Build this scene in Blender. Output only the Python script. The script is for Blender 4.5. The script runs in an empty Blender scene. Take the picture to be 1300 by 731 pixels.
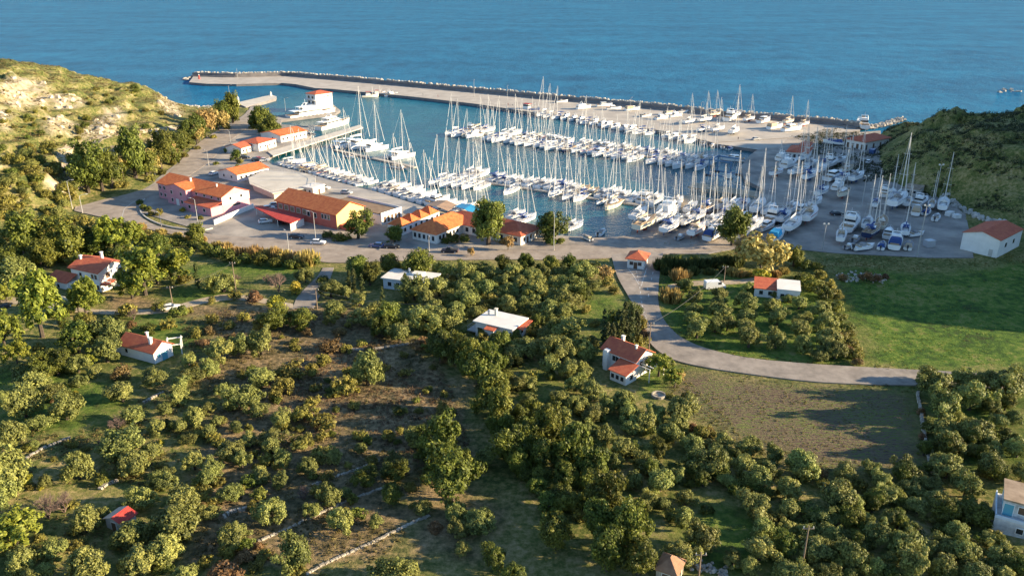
import bpy, bmesh, math, random
import numpy as np
from mathutils import Vector, Matrix, geometry

R = math.radians
scene = bpy.context.scene
# ------------------------------------------------------------------ camera
CAM_H, PITCH, FOC = 85.0, R(21.6), 1011.0
cam_data = bpy.data.cameras.new('camera')
cam = bpy.data.objects.new('camera', cam_data)
scene.collection.objects.link(cam)
cam.location = (0, 0, CAM_H)
cam.rotation_euler = (R(90) - PITCH, 0, 0)
cam_data.sensor_width = 36.0
cam_data.lens = 36.0 * FOC / 1300.0
cam_data.clip_start = 1.0
cam_data.clip_end = 40000.0
scene.camera = cam
# ------------------------------------------------------------------ sky and sun
SUN_EL, SUN_AZ = R(15.5), R(-4.0)          # azimuth counted from +X towards +Y
world = bpy.data.worlds.new('World')
scene.world = world
world.use_nodes = True
wn = world.node_tree
sky = wn.nodes.new('ShaderNodeTexSky')
sky.sky_type = 'NISHITA'
sky.sun_disc = False
sky.sun_elevation = SUN_EL
sky.sun_rotation = R(90) - SUN_AZ
sky.air_density = 1.0
sky.dust_density = 0.0
sky.ozone_density = 3.0
wn.links.new(sky.outputs[0], wn.nodes['Background'].inputs[0])
wn.nodes['Background'].inputs[1].default_value = 0.095
sun_data = bpy.data.lights.new('sun', 'SUN')
sun_data.energy = 5.0
sun_data.angle = R(0.5)
sun_data.color = (1.0, 0.80, 0.52)
sun = bpy.data.objects.new('sun', sun_data)
scene.collection.objects.link(sun)
sd = Vector((math.cos(SUN_EL) * math.cos(SUN_AZ), math.cos(SUN_EL) * math.sin(SUN_AZ), math.sin(SUN_EL)))
sun.rotation_euler = sd.to_track_quat('Z', 'Y').to_euler()
sun.location = (300, 0, 200)
vs = scene.view_settings
vs.view_transform = 'Standard'
vs.look = 'None'
vs.gamma = 1.0
vs.use_curve_mapping = False
vs.exposure = 1.58
scene.cycles.max_bounces = 6
scene.cycles.diffuse_bounces = 3
scene.cycles.glossy_bounces = 2
scene.cycles.transmission_bounces = 2
scene.cycles.caustics_reflective = False
scene.cycles.caustics_refractive = False
try:
    scene.cycles.use_denoising = True
except Exception:
    pass

# ------------------------------------------------------------------ pixel to world helpers (used once, to survey the site plan)
_sp, _cp = math.sin(PITCH), math.cos(PITCH)
def ray(px, py):
    a = (px - 650.0) / FOC
    b = (365.5 - py) / FOC
    return a, _cp + b * _sp, -_sp + b * _cp
def P(px, py, z=1.5):
    dx, dy, dz = ray(px, py)
    t = (z - CAM_H) / dz
    return Vector((dx * t, dy * t, z))
def ppm(px, py, z=1.5):
    """pixels per metre, across the view, at that ground point"""
    p = P(px, py, z)
    return FOC / (p.y * _cp + (CAM_H - z) * _sp)
def inside(poly, X, Y):
    X = np.asarray(X, float); Y = np.asarray(Y, float)
    r = np.zeros(X.shape, bool)
    n = len(poly)
    for i in range(n):
        x0, y0 = poly[i][0], poly[i][1]
        x1, y1 = poly[(i + 1) % n][0], poly[(i + 1) % n][1]
        if y0 == y1: continue
        c = ((y0 > Y) != (y1 > Y)) & (X < (x1 - x0) * (Y - y0) / (y1 - y0) + x0)
        r ^= c
    return r

# ------------------------------------------------------------------ mesh builder
MATS = {}
class MB:
    def __init__(s): s.v = []; s.f = []; s.m = []
    def add(s, vs_, fs, m=0):
        o = len(s.v)
        s.v.extend([tuple(v) for v in vs_])
        for f in fs:
            s.f.append(tuple(i + o for i in f)); s.m.append(m)
    def box(s, c, d, rz=0.0, m=0, taper=1.0):
        hx, hy, hz = d[0] / 2, d[1] / 2, d[2] / 2
        ca, sa = math.cos(rz), math.sin(rz)
        vv = []
        for z, t in ((-hz, 1.0), (hz, taper)):
            for x, y in ((-hx, -hy), (hx, -hy), (hx, hy), (-hx, hy)):
                x *= t; y *= t
                vv.append((c[0] + x * ca - y * sa, c[1] + x * sa + y * ca, c[2] + z))
        s.add(vv, [(3, 2, 1, 0), (4, 5, 6, 7), (0, 1, 5, 4), (1, 2, 6, 5), (2, 3, 7, 6), (3, 0, 4, 7)], m)
    def prism(s, poly, z0, z1, m=0, mtop=None):
        n = len(poly)
        a = sum(poly[i][0] * poly[(i + 1) % n][1] - poly[(i + 1) % n][0] * poly[i][1] for i in range(n))
        if a < 0: poly = poly[::-1]
        vv = [(p[0], p[1], z0) for p in poly] + [(p[0], p[1], z1) for p in poly]
        s.add(vv, [(i, (i + 1) % n, n + (i + 1) % n, n + i) for i in range(n)] + [tuple(range(n))[::-1]], m)
        s.add([(p[0], p[1], z1) for p in poly], [tuple(range(n))], m if mtop is None else mtop)
    def tube(s, p0, p1, r0, r1=None, n=6, m=0, caps=True):
        if r1 is None: r1 = r0
        p0 = Vector(p0); p1 = Vector(p1)
        d = (p1 - p0)
        if d.length < 1e-6: return
        d.normalize()
        u = d.orthogonal().normalized(); w = d.cross(u)
        vv = []
        for p, r in ((p0, r0), (p1, r1)):
            for i in range(n):
                a = 2 * math.pi * i / n
                vv.append(p + (u * math.cos(a) + w * math.sin(a)) * r)
        fs = [(i, (i + 1) % n, n + (i + 1) % n, n + i) for i in range(n)]
        if caps: fs += [tuple(range(n))[::-1], tuple(range(n, 2 * n))]
        s.add(vv, fs, m)
    def path(s, pts, r, n=5, m=0):
        for a, b in zip(pts[:-1], pts[1:]): s.tube(a, b, r, r, n, m)
    def loft(s, rings, m=0, closed=True, cap=True, mfun=None):
        n = len(rings[0]); o = len(s.v)
        for rg in rings: s.v.extend([tuple(p) for p in rg])
        for k in range(len(rings) - 1):
            for i in range(n if closed else n - 1):
                j = (i + 1) % n
                s.f.append((o + k * n + i, o + k * n + j, o + (k + 1) * n + j, o + (k + 1) * n + i))
                s.m.append(m if mfun is None else mfun(k, i))
        if cap:
            s.f.append(tuple(o + i for i in range(n))[::-1]); s.m.append(m)
            s.f.append(tuple(o + (len(rings) - 1) * n + i for i in range(n))); s.m.append(m)
    def mesh(s, name, mats):
        me = bpy.data.meshes.new(name)
        me.from_pydata(s.v, [], s.f)
        if not isinstance(mats, (list, tuple)): mats = [mats]
        for mt in mats: me.materials.append(MATS[mt] if isinstance(mt, str) else mt)
        if len(mats) > 1: me.polygons.foreach_set('material_index', s.m)
        me.update()
        bm = bmesh.new(); bm.from_mesh(me)
        bmesh.ops.recalc_face_normals(bm, faces=bm.faces[:])
        bm.to_mesh(me); bm.free()
        return me
    def build(s, name, mats, parent=None, loc=(0, 0, 0), rz=0.0):
        o = bpy.data.objects.new(name, s.mesh(name, mats))
        scene.collection.objects.link(o)
        o.location = loc; o.rotation_euler[2] = rz
        if parent is not None: o.parent = parent
        return o
def link_mesh(name, me, parent=None, loc=(0, 0, 0)):
    o = bpy.data.objects.new(name, me); scene.collection.objects.link(o)
    o.location = loc
    if parent is not None: o.parent = parent
    return o
def tag(o, label=None, cat=None, group=None, kind=None):
    if label: o['label'] = label
    if cat: o['category'] = cat
    if group: o['group'] = group
    if kind: o['kind'] = kind
    return o
def thing(name, label, cat, loc=(0, 0, 0), rz=0.0, group=None, scale=1.0):
    o = bpy.data.objects.new(name, None)
    o.empty_display_size = 0.5
    scene.collection.objects.link(o)
    o.location = loc; o.rotation_euler = (0, 0, rz)
    o.scale = (scale,) * 3 if not isinstance(scale, (tuple, list)) else scale
    return tag(o, label, cat, group)
def copy_tree(o, parent=None):
    c = o.copy(); scene.collection.objects.link(c)
    if parent is not None: c.parent = parent
    for ch in o.children: copy_tree(ch, c)
    return c

# ------------------------------------------------------------------ materials
def mat(name, col, rough=0.7, var=0.0, scale=2.0, col2=None, bump=0.0, bscale=None, metal=0.0, spec=0.4, objrand=0.0):
    m = bpy.data.materials.new(name); m.use_nodes = True
    nt = m.node_tree; b = nt.nodes['Principled BSDF']
    b.inputs['Roughness'].default_value = rough
    b.inputs['Metallic'].default_value = metal
    b.inputs['Specular IOR Level'].default_value = spec
    b.inputs['Base Color'].default_value = (*col, 1)
    src = None
    if var > 0 or col2 or bump > 0 or objrand > 0:
        tc = nt.nodes.new('ShaderNodeTexCoord')
        nz = nt.nodes.new('ShaderNodeTexNoise'); nz.inputs['Scale'].default_value = scale
        nz.inputs['Detail'].default_value = 6.0; nz.inputs['Roughness'].default_value = 0.6
        nt.links.new(tc.outputs['Object'], nz.inputs['Vector'])
        rp = nt.nodes.new('ShaderNodeValToRGB')
        rp.color_ramp.elements[0].position = 0.32; rp.color_ramp.elements[1].position = 0.68
        c2 = col2 if col2 else tuple(min(1, c * (1 + var)) for c in col)
        c1 = col if col2 else tuple(c * (1 - var) for c in col)
        rp.color_ramp.elements[0].color = (*c1, 1); rp.color_ramp.elements[1].color = (*c2, 1)
        nt.links.new(nz.outputs['Fac'], rp.inputs['Fac'])
        src = rp.outputs['Color']
        if objrand > 0:
            oi = nt.nodes.new('ShaderNodeObjectInfo')
            hs = nt.nodes.new('ShaderNodeHueSaturation')
            mr = nt.nodes.new('ShaderNodeMapRange')
            mr.inputs['To Min'].default_value = 1 - objrand; mr.inputs['To Max'].default_value = 1 + objrand
            nt.links.new(oi.outputs['Random'], mr.inputs['Value'])
            nt.links.new(mr.outputs['Result'], hs.inputs['Value'])
            nt.links.new(src, hs.inputs['Color']); src = hs.outputs['Color']
        nt.links.new(src, b.inputs['Base Color'])
        if bump > 0:
            nb = nt.nodes.new('ShaderNodeTexNoise'); nb.inputs['Scale'].default_value = bscale or scale * 3
            nb.inputs['Detail'].default_value = 5.0
            nt.links.new(tc.outputs['Object'], nb.inputs['Vector'])
            bp = nt.nodes.new('ShaderNodeBump'); bp.inputs['Strength'].default_value = bump
            bp.inputs['Distance'].default_value = 0.2
            nt.links.new(nb.outputs['Fac'], bp.inputs['Height'])
            nt.links.new(bp.outputs['Normal'], b.inputs['Normal'])
    MATS[name] = m
    return m

def leafmat(name, c1, c2, trans=0.28, objrand=0.22, huevar=0.02, scale=0.45):
    m = bpy.data.materials.new(name); m.use_nodes = True
    nt = m.node_tree; N = nt.nodes; L = nt.links
    b = N['Principled BSDF']; out = N['Material Output']
    b.inputs['Roughness'].default_value = 0.55; b.inputs['Specular IOR Level'].default_value = 0.25
    ge = N.new('ShaderNodeNewGeometry')
    nz = N.new('ShaderNodeTexNoise'); nz.inputs['Scale'].default_value = scale; nz.inputs['Detail'].default_value = 3
    L.new(ge.outputs['Position'], nz.inputs['Vector'])
    # leaf to leaf differences
    ri = N.new('ShaderNodeMath'); ri.operation = 'MULTIPLY_ADD'
    ri.inputs[1].default_value = 0.5
    L.new(ge.outputs['Random Per Island'], ri.inputs[0]); L.new(nz.outputs['Fac'], ri.inputs[2])
    rp = N.new('ShaderNodeValToRGB')
    rp.color_ramp.elements[0].position = 0.45; rp.color_ramp.elements[1].position = 1.0
    rp.color_ramp.elements[0].color = (*c1, 1); rp.color_ramp.elements[1].color = (*c2, 1)
    L.new(ri.outputs[0], rp.inputs['Fac'])
    oi = N.new('ShaderNodeObjectInfo')
    hs = N.new('ShaderNodeHueSaturation')
    mr = N.new('ShaderNodeMapRange'); mr.inputs['To Min'].default_value = 1 - objrand; mr.inputs['To Max'].default_value = 1 + objrand
    mh = N.new('ShaderNodeMapRange'); mh.inputs['To Min'].default_value = 0.5 - huevar; mh.inputs['To Max'].default_value = 0.5 + huevar
    ml = N.new('ShaderNodeMath'); ml.operation = 'FRACT'
    mm = N.new('ShaderNodeMath'); mm.operation = 'MULTIPLY'; mm.inputs[1].default_value = 7.31
    L.new(oi.outputs['Random'], mr.inputs['Value']); L.new(oi.outputs['Random'], mm.inputs[0]); L.new(mm.outputs[0], ml.inputs[0])
    L.new(ml.outputs[0], mh.inputs['Value'])
    L.new(mr.outputs['Result'], hs.inputs['Value']); L.new(mh.outputs['Result'], hs.inputs['Hue'])
    L.new(rp.outputs['Color'], hs.inputs['Color'])
    L.new(hs.outputs['Color'], b.inputs['Base Color'])
    tr = N.new('ShaderNodeBsdfTranslucent'); L.new(hs.outputs['Color'], tr.inputs['Color'])
    mx = N.new('ShaderNodeMixShader'); mx.inputs['Fac'].default_value = trans
    L.new(b.outputs[0], mx.inputs[1]); L.new(tr.outputs[0], mx.inputs[2]); L.new(mx.outputs[0], out.inputs['Surface'])
    MATS[name] = m
    return m
# ================================================================== TERRAIN
BASE = 1.3
_cps = []
def cp(s, w=False):
    for tok in s.split():
        a = [float(q) for q in tok.split(',')]
        if w: _cps.append((a[0], a[1], a[2] - BASE))
        else:
            p = P(a[0], a[1], a[2]); _cps.append((p.x, p.y, a[2] - BASE))
# western hill (pixel x, pixel y, height)
cp('20,93,30 0,94,32 60,100,25 100,104,21 150,109,16 190,119,10 225,140,3.2 '
   '30,125,25 0,125,28 60,140,19 50,118,24 120,130,16.5 100,160,15 160,150,11.5 200,150,7 240,163,3 '
   '75,185,14 130,170,12 200,165,7.5 0,180,19 0,220,14 40,220,13 80,230,8 100,246,2.5 '
   '0,260,9 50,265,5 0,300,5.5 60,300,2.2 130,230,5 165,215,4.2 200,205,3.2 220,185,3.2 160,190,9 '
   '-150,200,26 -150,120,40 -150,300,8')
cp('-300,560,22 -300,620,6 -280,600,8 -420,470,40 -450,600,30 -420,300,20 -300,190,7 -230,560,1.3 -215,600,1.3', True)
# eastern headland
cp('1212,136,24 1185,147,18 1155,151,12 1138,160,6 1245,140,24 1300,145,26 1360,145,28 1330,180,21 '
   '1140,185,8 1143,212,5 1180,200,13 1180,225,7 1220,170,21 1230,220,12 1280,200,19 1250,255,5 1300,265,7 1300,295,2 1160,172,14 1128,180,3')
cp('280,330,26 245,385,13 215,385,13 250,262,14 300,262,24 230,230,4 250,200,6 260,150,8 300,60,14 186,200,1.6 188,232,1.8 180,150,2.4 176,130,2.2 150,200,1.3 '
   '200,425,4 220,410,7 300,430,4 380,480,2 300,520,1 230,480,1 200,470,1.3 180,440,1.5 230,320,13 330,150,14 330,280,30', True)
# flat marina, roads and fields
cp('96,266,1.3 150,252,1.3 200,238,1.3 240,200,1.3 262,178,1.3 290,158,1.3 318,138,1.3 180,285,1.3 300,315,1.3 420,330,1.3 600,325,1.3 780,322,1.3 '
   '350,200,1.3 450,240,1.3 600,280,1.3 800,300,1.3 950,280,1.3 1000,200,1.3 1100,250,1.3 1050,320,1.3 1200,318,1.3 1110,170,1.3 1073,187,1.3 1100,180,1.3 1108,172,1.3 1060,175,1.3 1090,170,1.3 1105,192,1.3 1112,185,1.3 '
   '1115,200,1.3 1115,225,1.3 1150,243,1.3 1195,255,1.3 1215,275,1.3 1240,310,1.3 900,150,1.3 700,150,1.3 500,120,1.3 350,110,1.3 '
   '820,400,1.3 860,450,1.3 1000,468,1.3 1150,480,1.5 1100,400,1.3 1180,380,1.3 1050,540,1.6 900,400,1.3 700,400,1.5 560,400,1.5 '
   '450,400,1.8 250,400,2.4 100,400,2.8 0,400,4 200,500,3.2 20,520,4 400,520,2.3 620,520,2 800,560,2 1000,640,2.4 1250,600,2.4 '
   '100,660,4.6 350,660,3.4 600,680,3 50,730,5.5 650,730,3.6 900,730,3 1250,730,3 -200,560,7 -300,700,9 1500,700,5 1500,560,5')
_cps = np.array(_cps)
def _tps(d):
    r = np.maximum(d, 1e-6); return r * r * np.log(r)
_S = 100.0
_A = _cps[:, :2] / _S
_n = len(_A)
_K = _tps(np.linalg.norm(_A[:, None] - _A[None], axis=2)) + np.eye(_n) * 1e-3
_Pm = np.hstack([np.ones((_n, 1)), _A])
_M = np.vstack([np.hstack([_K, _Pm]), np.hstack([_Pm.T, np.zeros((3, 3))])])
_w = np.linalg.solve(_M, np.concatenate([_cps[:, 2], np.zeros(3)]))
def _hash(i, j):
    n = (i * 374761393 + j * 668265263) & 0x7fffffff
    n = ((n ^ (n >> 13)) * 1274126177) & 0x7fffffff
    return ((n ^ (n >> 16)) & 0xffff) / 65535.0
def vnoise(X, Y):
    i = np.floor(X).astype(np.int64); j = np.floor(Y).astype(np.int64)
    fx = X - i; fy = Y - j
    fx = fx * fx * (3 - 2 * fx); fy = fy * fy * (3 - 2 * fy)
    a = _hash(i, j) * (1 - fx) + _hash(i + 1, j) * fx
    b = _hash(i, j + 1) * (1 - fx) + _hash(i + 1, j + 1) * fx
    return a * (1 - fy) + b * fy
def fbm(X, Y, o=4):
    s = 0; a = 0.5
    for k in range(o):
        s = s + a * vnoise(X * 2 ** k + 13.7 * k, Y * 2 ** k + 5.1 * k); a *= 0.5
    return s
COAST = [(-900, 700), (-420, 640), (-330, 632)] + [tuple(P(x, y, 0)[:2]) for x, y in
    ((150, 113), (179, 120), (223, 135), (256, 138), (285, 135), (318, 140), (330, 150), (318, 185), (330, 215), (400, 240), (480, 262), (560, 285), (650, 302), (760, 312),
     (860, 312), (990, 300), (1000, 262), (1000, 210), (1000, 178), (1060, 166), (1095, 164), (1110, 162), (1135, 155))] + \
    [(188, 452), (206, 440), (232, 420), (262, 408), (300, 404), (900, 420), (900, -50), (-900, -50)]
QUAY = ('320,132 330,137 342,147 352,147 376,143 387,138 423,133 432,140 426,144 357,152.5 356,158 391,160.5 395,172 345,197 338,203 345,209 400,223 455,238 480,244 '
        '540,263 590,277 650,290 700,298 770,303 800,298 808,282 833,262 861,247 938,257 962,252 970,240 945,228 940,212 952,197 962,190 '
        '905,182 903,160 1090,168 1118,166 1120,200 1124,226 1152,238 1197,252 1226,272 1232,300 1236,327 1180,327 1060,321 1010,316 950,312 900,322 780,322 640,322 520,322 420,316 300,306 180,270 150,262 '
        '182,240 260,180 290,158 312,146')
QUAY_PLAN = [tuple(P(*[float(v) for v in t.split(',')], 1.5)[:2]) for t in QUAY.split()]
def terr_raw(X, Y):
    X = np.asarray(X, float); Y = np.asarray(Y, float)
    q = np.stack([X.ravel(), Y.ravel()], 1) / _S
    out = np.empty(len(q))
    for k in range(0, len(q), 20000):
        qq = q[k:k + 20000]
        d = np.linalg.norm(qq[:, None] - _A[None], axis=2)
        out[k:k + 20000] = _tps(d) @ _w[:_n] + _w[_n] + qq @ _w[_n + 1:]
    e = out.reshape(X.shape)
    e = np.minimum(np.maximum(e - 0.25, 0), 29)
    # the mountain flank to the east, outside the picture, that keeps the yard and the meadow in shade
    def ss(v, a, b): t = np.clip((v - a) / (b - a), 0, 1); return t * t * (3 - 2 * t)
    e = e + 46 * ss(X, 285, 350) * ss(Y, 262, 310) * (1 - ss(Y, 360, 410)) + 40 * ss(X, 196, 252) * ss(Y, 148, 185) * (1 - ss(Y, 238, 270) * (1 - ss(X, 230, 290)))
    e = np.minimum(e, 60)
    rough = np.clip((e - 1.5) / 6, 0, 1)
    e = e + rough * (fbm(X / 14.0, Y / 14.0) - 0.47) * np.where(X < -60, 9.0, 5.0) + rough * (fbm(X / 4.0 + 50, Y / 4.0) - 0.47) * np.where(X < -60, 4.2, 2.2)
    # ledges cut into the steep bluffs
    st = 4.0
    k = e / st + (fbm(X / 22 + 9, Y / 22 + 3) - 0.5) * 0.9
    fr = k - np.floor(k)
    step = np.clip((fr - 0.35) / 0.3, 0, 1)
    e = e + np.clip((e - 4) / 5, 0, 1) * st * 0.75 * (step - fr)
    z = BASE + np.where(inside(QUAY_PLAN, X, Y), 0, np.maximum(e, 0))
    land = inside(COAST, X, Y)
    return np.where(land, z, -4.0)
XS = np.concatenate([np.arange(-560, -300, 6.0), np.arange(-300, 320, 2.0), np.arange(320, 561, 6.0)])
YS = np.concatenate([np.arange(30, 340, 1.6), np.arange(340, 660, 2.4)])
GX, GY = np.meshgrid(XS, YS)
GZ = terr_raw(GX, GY)
def terr(x, y):
    i = min(max(int(np.searchsorted(XS, x)) - 1, 0), len(XS) - 2)
    j = min(max(int(np.searchsorted(YS, y)) - 1, 0), len(YS) - 2)
    fx = min(max((x - XS[i]) / (XS[i + 1] - XS[i]), 0), 1); fy = min(max((y - YS[j]) / (YS[j + 1] - YS[j]), 0), 1)
    return float((GZ[j, i] * (1 - fx) + GZ[j, i + 1] * fx) * (1 - fy) + (GZ[j + 1, i] * (1 - fx) + GZ[j + 1, i + 1] * fx) * fy)
def terrv(X, Y):
    i = np.clip(np.searchsorted(XS, X) - 1, 0, len(XS) - 2); j = np.clip(np.searchsorted(YS, Y) - 1, 0, len(YS) - 2)
    fx = np.clip((X - XS[i]) / (XS[i + 1] - XS[i]), 0, 1); fy = np.clip((Y - YS[j]) / (YS[j + 1] - YS[j]), 0, 1)
    return (GZ[j, i] * (1 - fx) + GZ[j, i + 1] * fx) * (1 - fy) + (GZ[j + 1, i] * (1 - fx) + GZ[j + 1, i + 1] * fx) * fy
_tt = np.linspace(60, 900, 1700)
def G(px, py):
    """ground point seen at a pixel of the survey photograph"""
    dx, dy, dz = ray(px, py)
    X = dx * _tt; Y = dy * _tt; Z = CAM_H + dz * _tt
    h = np.maximum(terrv(X, Y), 0.0)
    k = np.nonzero(Z <= h)[0]
    if len(k) == 0: return P(px, py, BASE)
    k = k[0]
    if k == 0: return P(px, py, BASE)
    a, b = Z[k - 1] - h[k - 1], Z[k] - h[k]
    t = _tt[k - 1] + (_tt[k] - _tt[k - 1]) * a / (a - b + 1e-9)
    return Vector((dx * t, dy * t, CAM_H + dz * t))
def Gz(px, py):
    p = G(px, py); return Vector((p.x, p.y, terr(p.x, p.y)))

def pp(s, z=1.5):
    return [tuple(P(*[float(q) for q in t.split(',')], z)[:2]) for t in s.split()]
# regions of the ground cover (surveyed outlines)
FIELD_GREEN = pp('1062,345 1120,340 1180,352 1230,340 1330,330 1500,420 1400,470 1180,466 1100,462 1105,440 1075,400')
FIELD_PLOUGH = pp('872,470 930,478 1030,489 1160,497 1170,600 1110,600 1010,590 960,560 880,530 850,500')
ORCHARD = pp('838,345 960,350 1050,370 1075,420 1100,462 1000,462 900,452 850,420 830,380')
GREENS = [pp('745,375 790,370 785,410 760,420 740,400'), pp('230,335 400,328 400,345 330,352 260,352 225,345'), pp('210,360 310,362 290,385 220,380'),
          pp('165,395 240,400 270,430 240,470 200,470 150,460 160,420'), pp('60,480 160,490 150,545 60,560 0,560 0,480'), pp('860,640 1000,660 960,731 840,700'),
          pp('1040,500 1160,500 1160,515 1040,512'), pp('800,455 870,470 860,500 815,500'), pp('1180,500 1300,480 1300,600 1200,600')]
DRY = [pp('230,380 480,390 520,440 560,470 590,560 520,600 500,731 240,731 260,560 240,470 200,410'), pp('120,375 220,380 200,410 140,400')]
SHADED_SOIL = [pp('480,445 600,480 620,590 640,731 500,731 520,600 470,480')]  # soil shaded by the tree belt, its tone put in as brown dry cover
def soft(poly, X, Y, w=3.0):
    m = np.zeros(X.shape)
    for dx, dy in ((0, 0), (w, 0), (-w, 0), (0, w), (0, -w), (w * .7, w * .7), (-w * .7, -w * .7), (w * .7, -w * .7), (-w * .7, w * .7)):
        m += inside(poly, X + dx, Y + dy)
    return m / 9.0
def ground_material():
    m = bpy.data.materials.new('ground_cover'); m.use_nodes = True
    nt = m.node_tree; N = nt.nodes; L = nt.links
    b = N['Principled BSDF']; b.inputs['Roughness'].default_value = 0.95; b.inputs['Specular IOR Level'].default_value = 0.1
    tc = N.new('ShaderNodeTexCoord')
    def noise(s, d=5, r=0.6, dist=0.0):
        n = N.new('ShaderNodeTexNoise'); n.inputs['Scale'].default_value = s; n.inputs['Detail'].default_value = d
        n.inputs['Roughness'].default_value = r; n.inputs['Distortion'].default_value = dist
        L.new(tc.outputs['Object'], n.inputs['Vector']); return n.outputs['Fac']
    def ramp(f, cols):
        r = N.new('ShaderNodeValToRGB')
        while len(r.color_ramp.elements) < len(cols): r.color_ramp.elements.new(0.5)
        for e, (p, c) in zip(r.color_ramp.elements, cols): e.position = p; e.color = (*c, 1)
        L.new(f, r.inputs['Fac']); return r.outputs['Color']
    def mix(f, a, c):
        x = N.new('ShaderNodeMix'); x.data_type = 'RGBA'
        L.new(f, x.inputs['Factor']); L.new(a, x.inputs['A']); L.new(c, x.inputs['B']); return x.outputs['Result']
    def math_(op, a, c, clamp=False):
        x = N.new('ShaderNodeMath'); x.operation = op; x.use_clamp = clamp
        for k, v in enumerate((a, c)):
            if isinstance(v, (int, float)): x.inputs[k].default_value = v
            else: L.new(v, x.inputs[k])
        return x.outputs[0]
    att = N.new('ShaderNodeVertexColor'); att.layer_name = 'cover'
    sp = N.new('ShaderNodeSeparateColor'); L.new(att.outputs['Color'], sp.inputs[0])
    n1, n2, n3 = noise(0.12, 6), noise(0.9, 6, 0.7), noise(0.05, 4)
    scrub = ramp(math_('ADD', math_('MULTIPLY', n2, 0.6), math_('MULTIPLY', n1, 0.4)), [(0.34, (0.045, 0.061, 0.020)), (0.45, (0.102, 0.125, 0.033)), (0.53, (0.218, 0.198, 0.070)), (0.66, (0.422, 0.320, 0.166))])
    dry = ramp(math_('ADD', math_('MULTIPLY', n2, 0.65), math_('MULTIPLY', n1, 0.35)), [(0.32, (0.045, 0.041, 0.023)), (0.45, (0.122, 0.100, 0.054)), (0.54, (0.256, 0.186, 0.100)), (0.66, (0.435, 0.307, 0.173))])
    green = ramp(math_('ADD', math_('MULTIPLY', noise(0.5, 7, 0.7), 0.6), math_('MULTIPLY', noise(0.06, 6, 0.65), 0.42)), [(0.40, (0.045, 0.060, 0.020)), (0.47, (0.052, 0.105, 0.020)), (0.54, (0.110, 0.175, 0.028)), (0.62, (0.22, 0.205, 0.07))])
    wv = N.new('ShaderNodeTexWave'); wv.inputs['Scale'].default_value = 0.36; wv.inputs['Distortion'].default_value = 11.0
    wv.inputs['Detail'].default_value = 3; wv.bands_direction = 'Y'
    L.new(tc.outputs['Object'], wv.inputs['Vector'])
    soilf = math_('ADD', math_('MULTIPLY', wv.outputs['Fac'], 0.13), math_('ADD', math_('MULTIPLY', noise(1.1, 7, 0.75), 0.60), math_('MULTIPLY', noise(0.09, 5, 0.6), 0.32)))
    soil = ramp(soilf, [(0.36, (0.077, 0.059, 0.044)), (0.52, (0.166, 0.125, 0.084)), (0.60, (0.122, 0.147, 0.045)), (0.74, (0.205, 0.211, 0.077))])
    rock = ramp(noise(0.35, 8, 0.7), [(0.3, (0.25, 0.20, 0.13)), (0.5, (0.47, 0.39, 0.27)), (0.7, (0.62, 0.54, 0.40))])
    col = mix(math_('MULTIPLY', math_('ADD', sp.outputs[1], math_('MULTIPLY', math_('SUBTRACT', n1, 0.5), 0.8)), sp.outputs[1], True), scrub, dry)
    col = mix(sp.outputs[0], col, green)
    col = mix(sp.outputs[2], col, soil)
    ge = N.new('ShaderNodeNewGeometry'); sx = N.new('ShaderNodeSeparateXYZ'); L.new(ge.outputs['Normal'], sx.inputs[0])
    px_ = N.new('ShaderNodeSeparateXYZ'); L.new(ge.outputs['Position'], px_.inputs[0])
    steep = math_('MULTIPLY', math_('SUBTRACT', math_('ADD', 0.79, math_('MULTIPLY', math_('SUBTRACT', n1, 0.5), 0.55)), sx.outputs[2]), 5.0, True)
    steep = math_('MULTIPLY', steep, math_('ADD', 0.25, math_('MULTIPLY', math_('SUBTRACT', -40.0, px_.outputs[0]), 0.05), True), True)
    steep = math_('MAXIMUM', steep, math_('MULTIPLY', math_('SUBTRACT', 1.2, px_.outputs[2]), 2.0, True))
    col = mix(math_('MAXIMUM', steep, math_('MULTIPLY', att.outputs['Alpha'], math_('MULTIPLY', math_('SUBTRACT', noise(0.22, 7, 0.7), 0.36), 6.0, True), True)), col, rock)
    L.new(col, b.inputs['Base Color'])
    bp = N.new('ShaderNodeBump'); bp.inputs['Strength'].default_value = 0.9; bp.inputs['Distance'].default_value = 0.5
    L.new(math_('ADD', noise(1.3, 8, 0.75), math_('MULTIPLY', wv.outputs['Fac'], math_('MULTIPLY', sp.outputs[2], 0.16))), bp.inputs['Height'])
    L.new(bp.outputs['Normal'], b.inputs['Normal'])
    MATS['ground'] = m
ground_material()
BLUFFS = [[tuple(G(*t)[:2]) for t in P2_] for P2_ in (
    [(8, 100), (48, 97), (62, 112), (60, 136), (20, 142), (0, 132)], [(0, 135), (18, 142), (12, 166), (0, 172)], [(128, 148), (152, 132), (158, 150), (142, 172), (104, 182), (94, 170)],
    [(58, 150), (94, 147), (90, 166), (62, 174)], [(192, 166), (240, 166), (236, 178), (188, 186)], [(214, 120), (232, 145), (222, 150), (202, 134)], [(60, 118), (100, 122), (110, 134), (70, 140)], [(118, 188), (150, 186), (150, 198), (120, 204)])]
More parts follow.
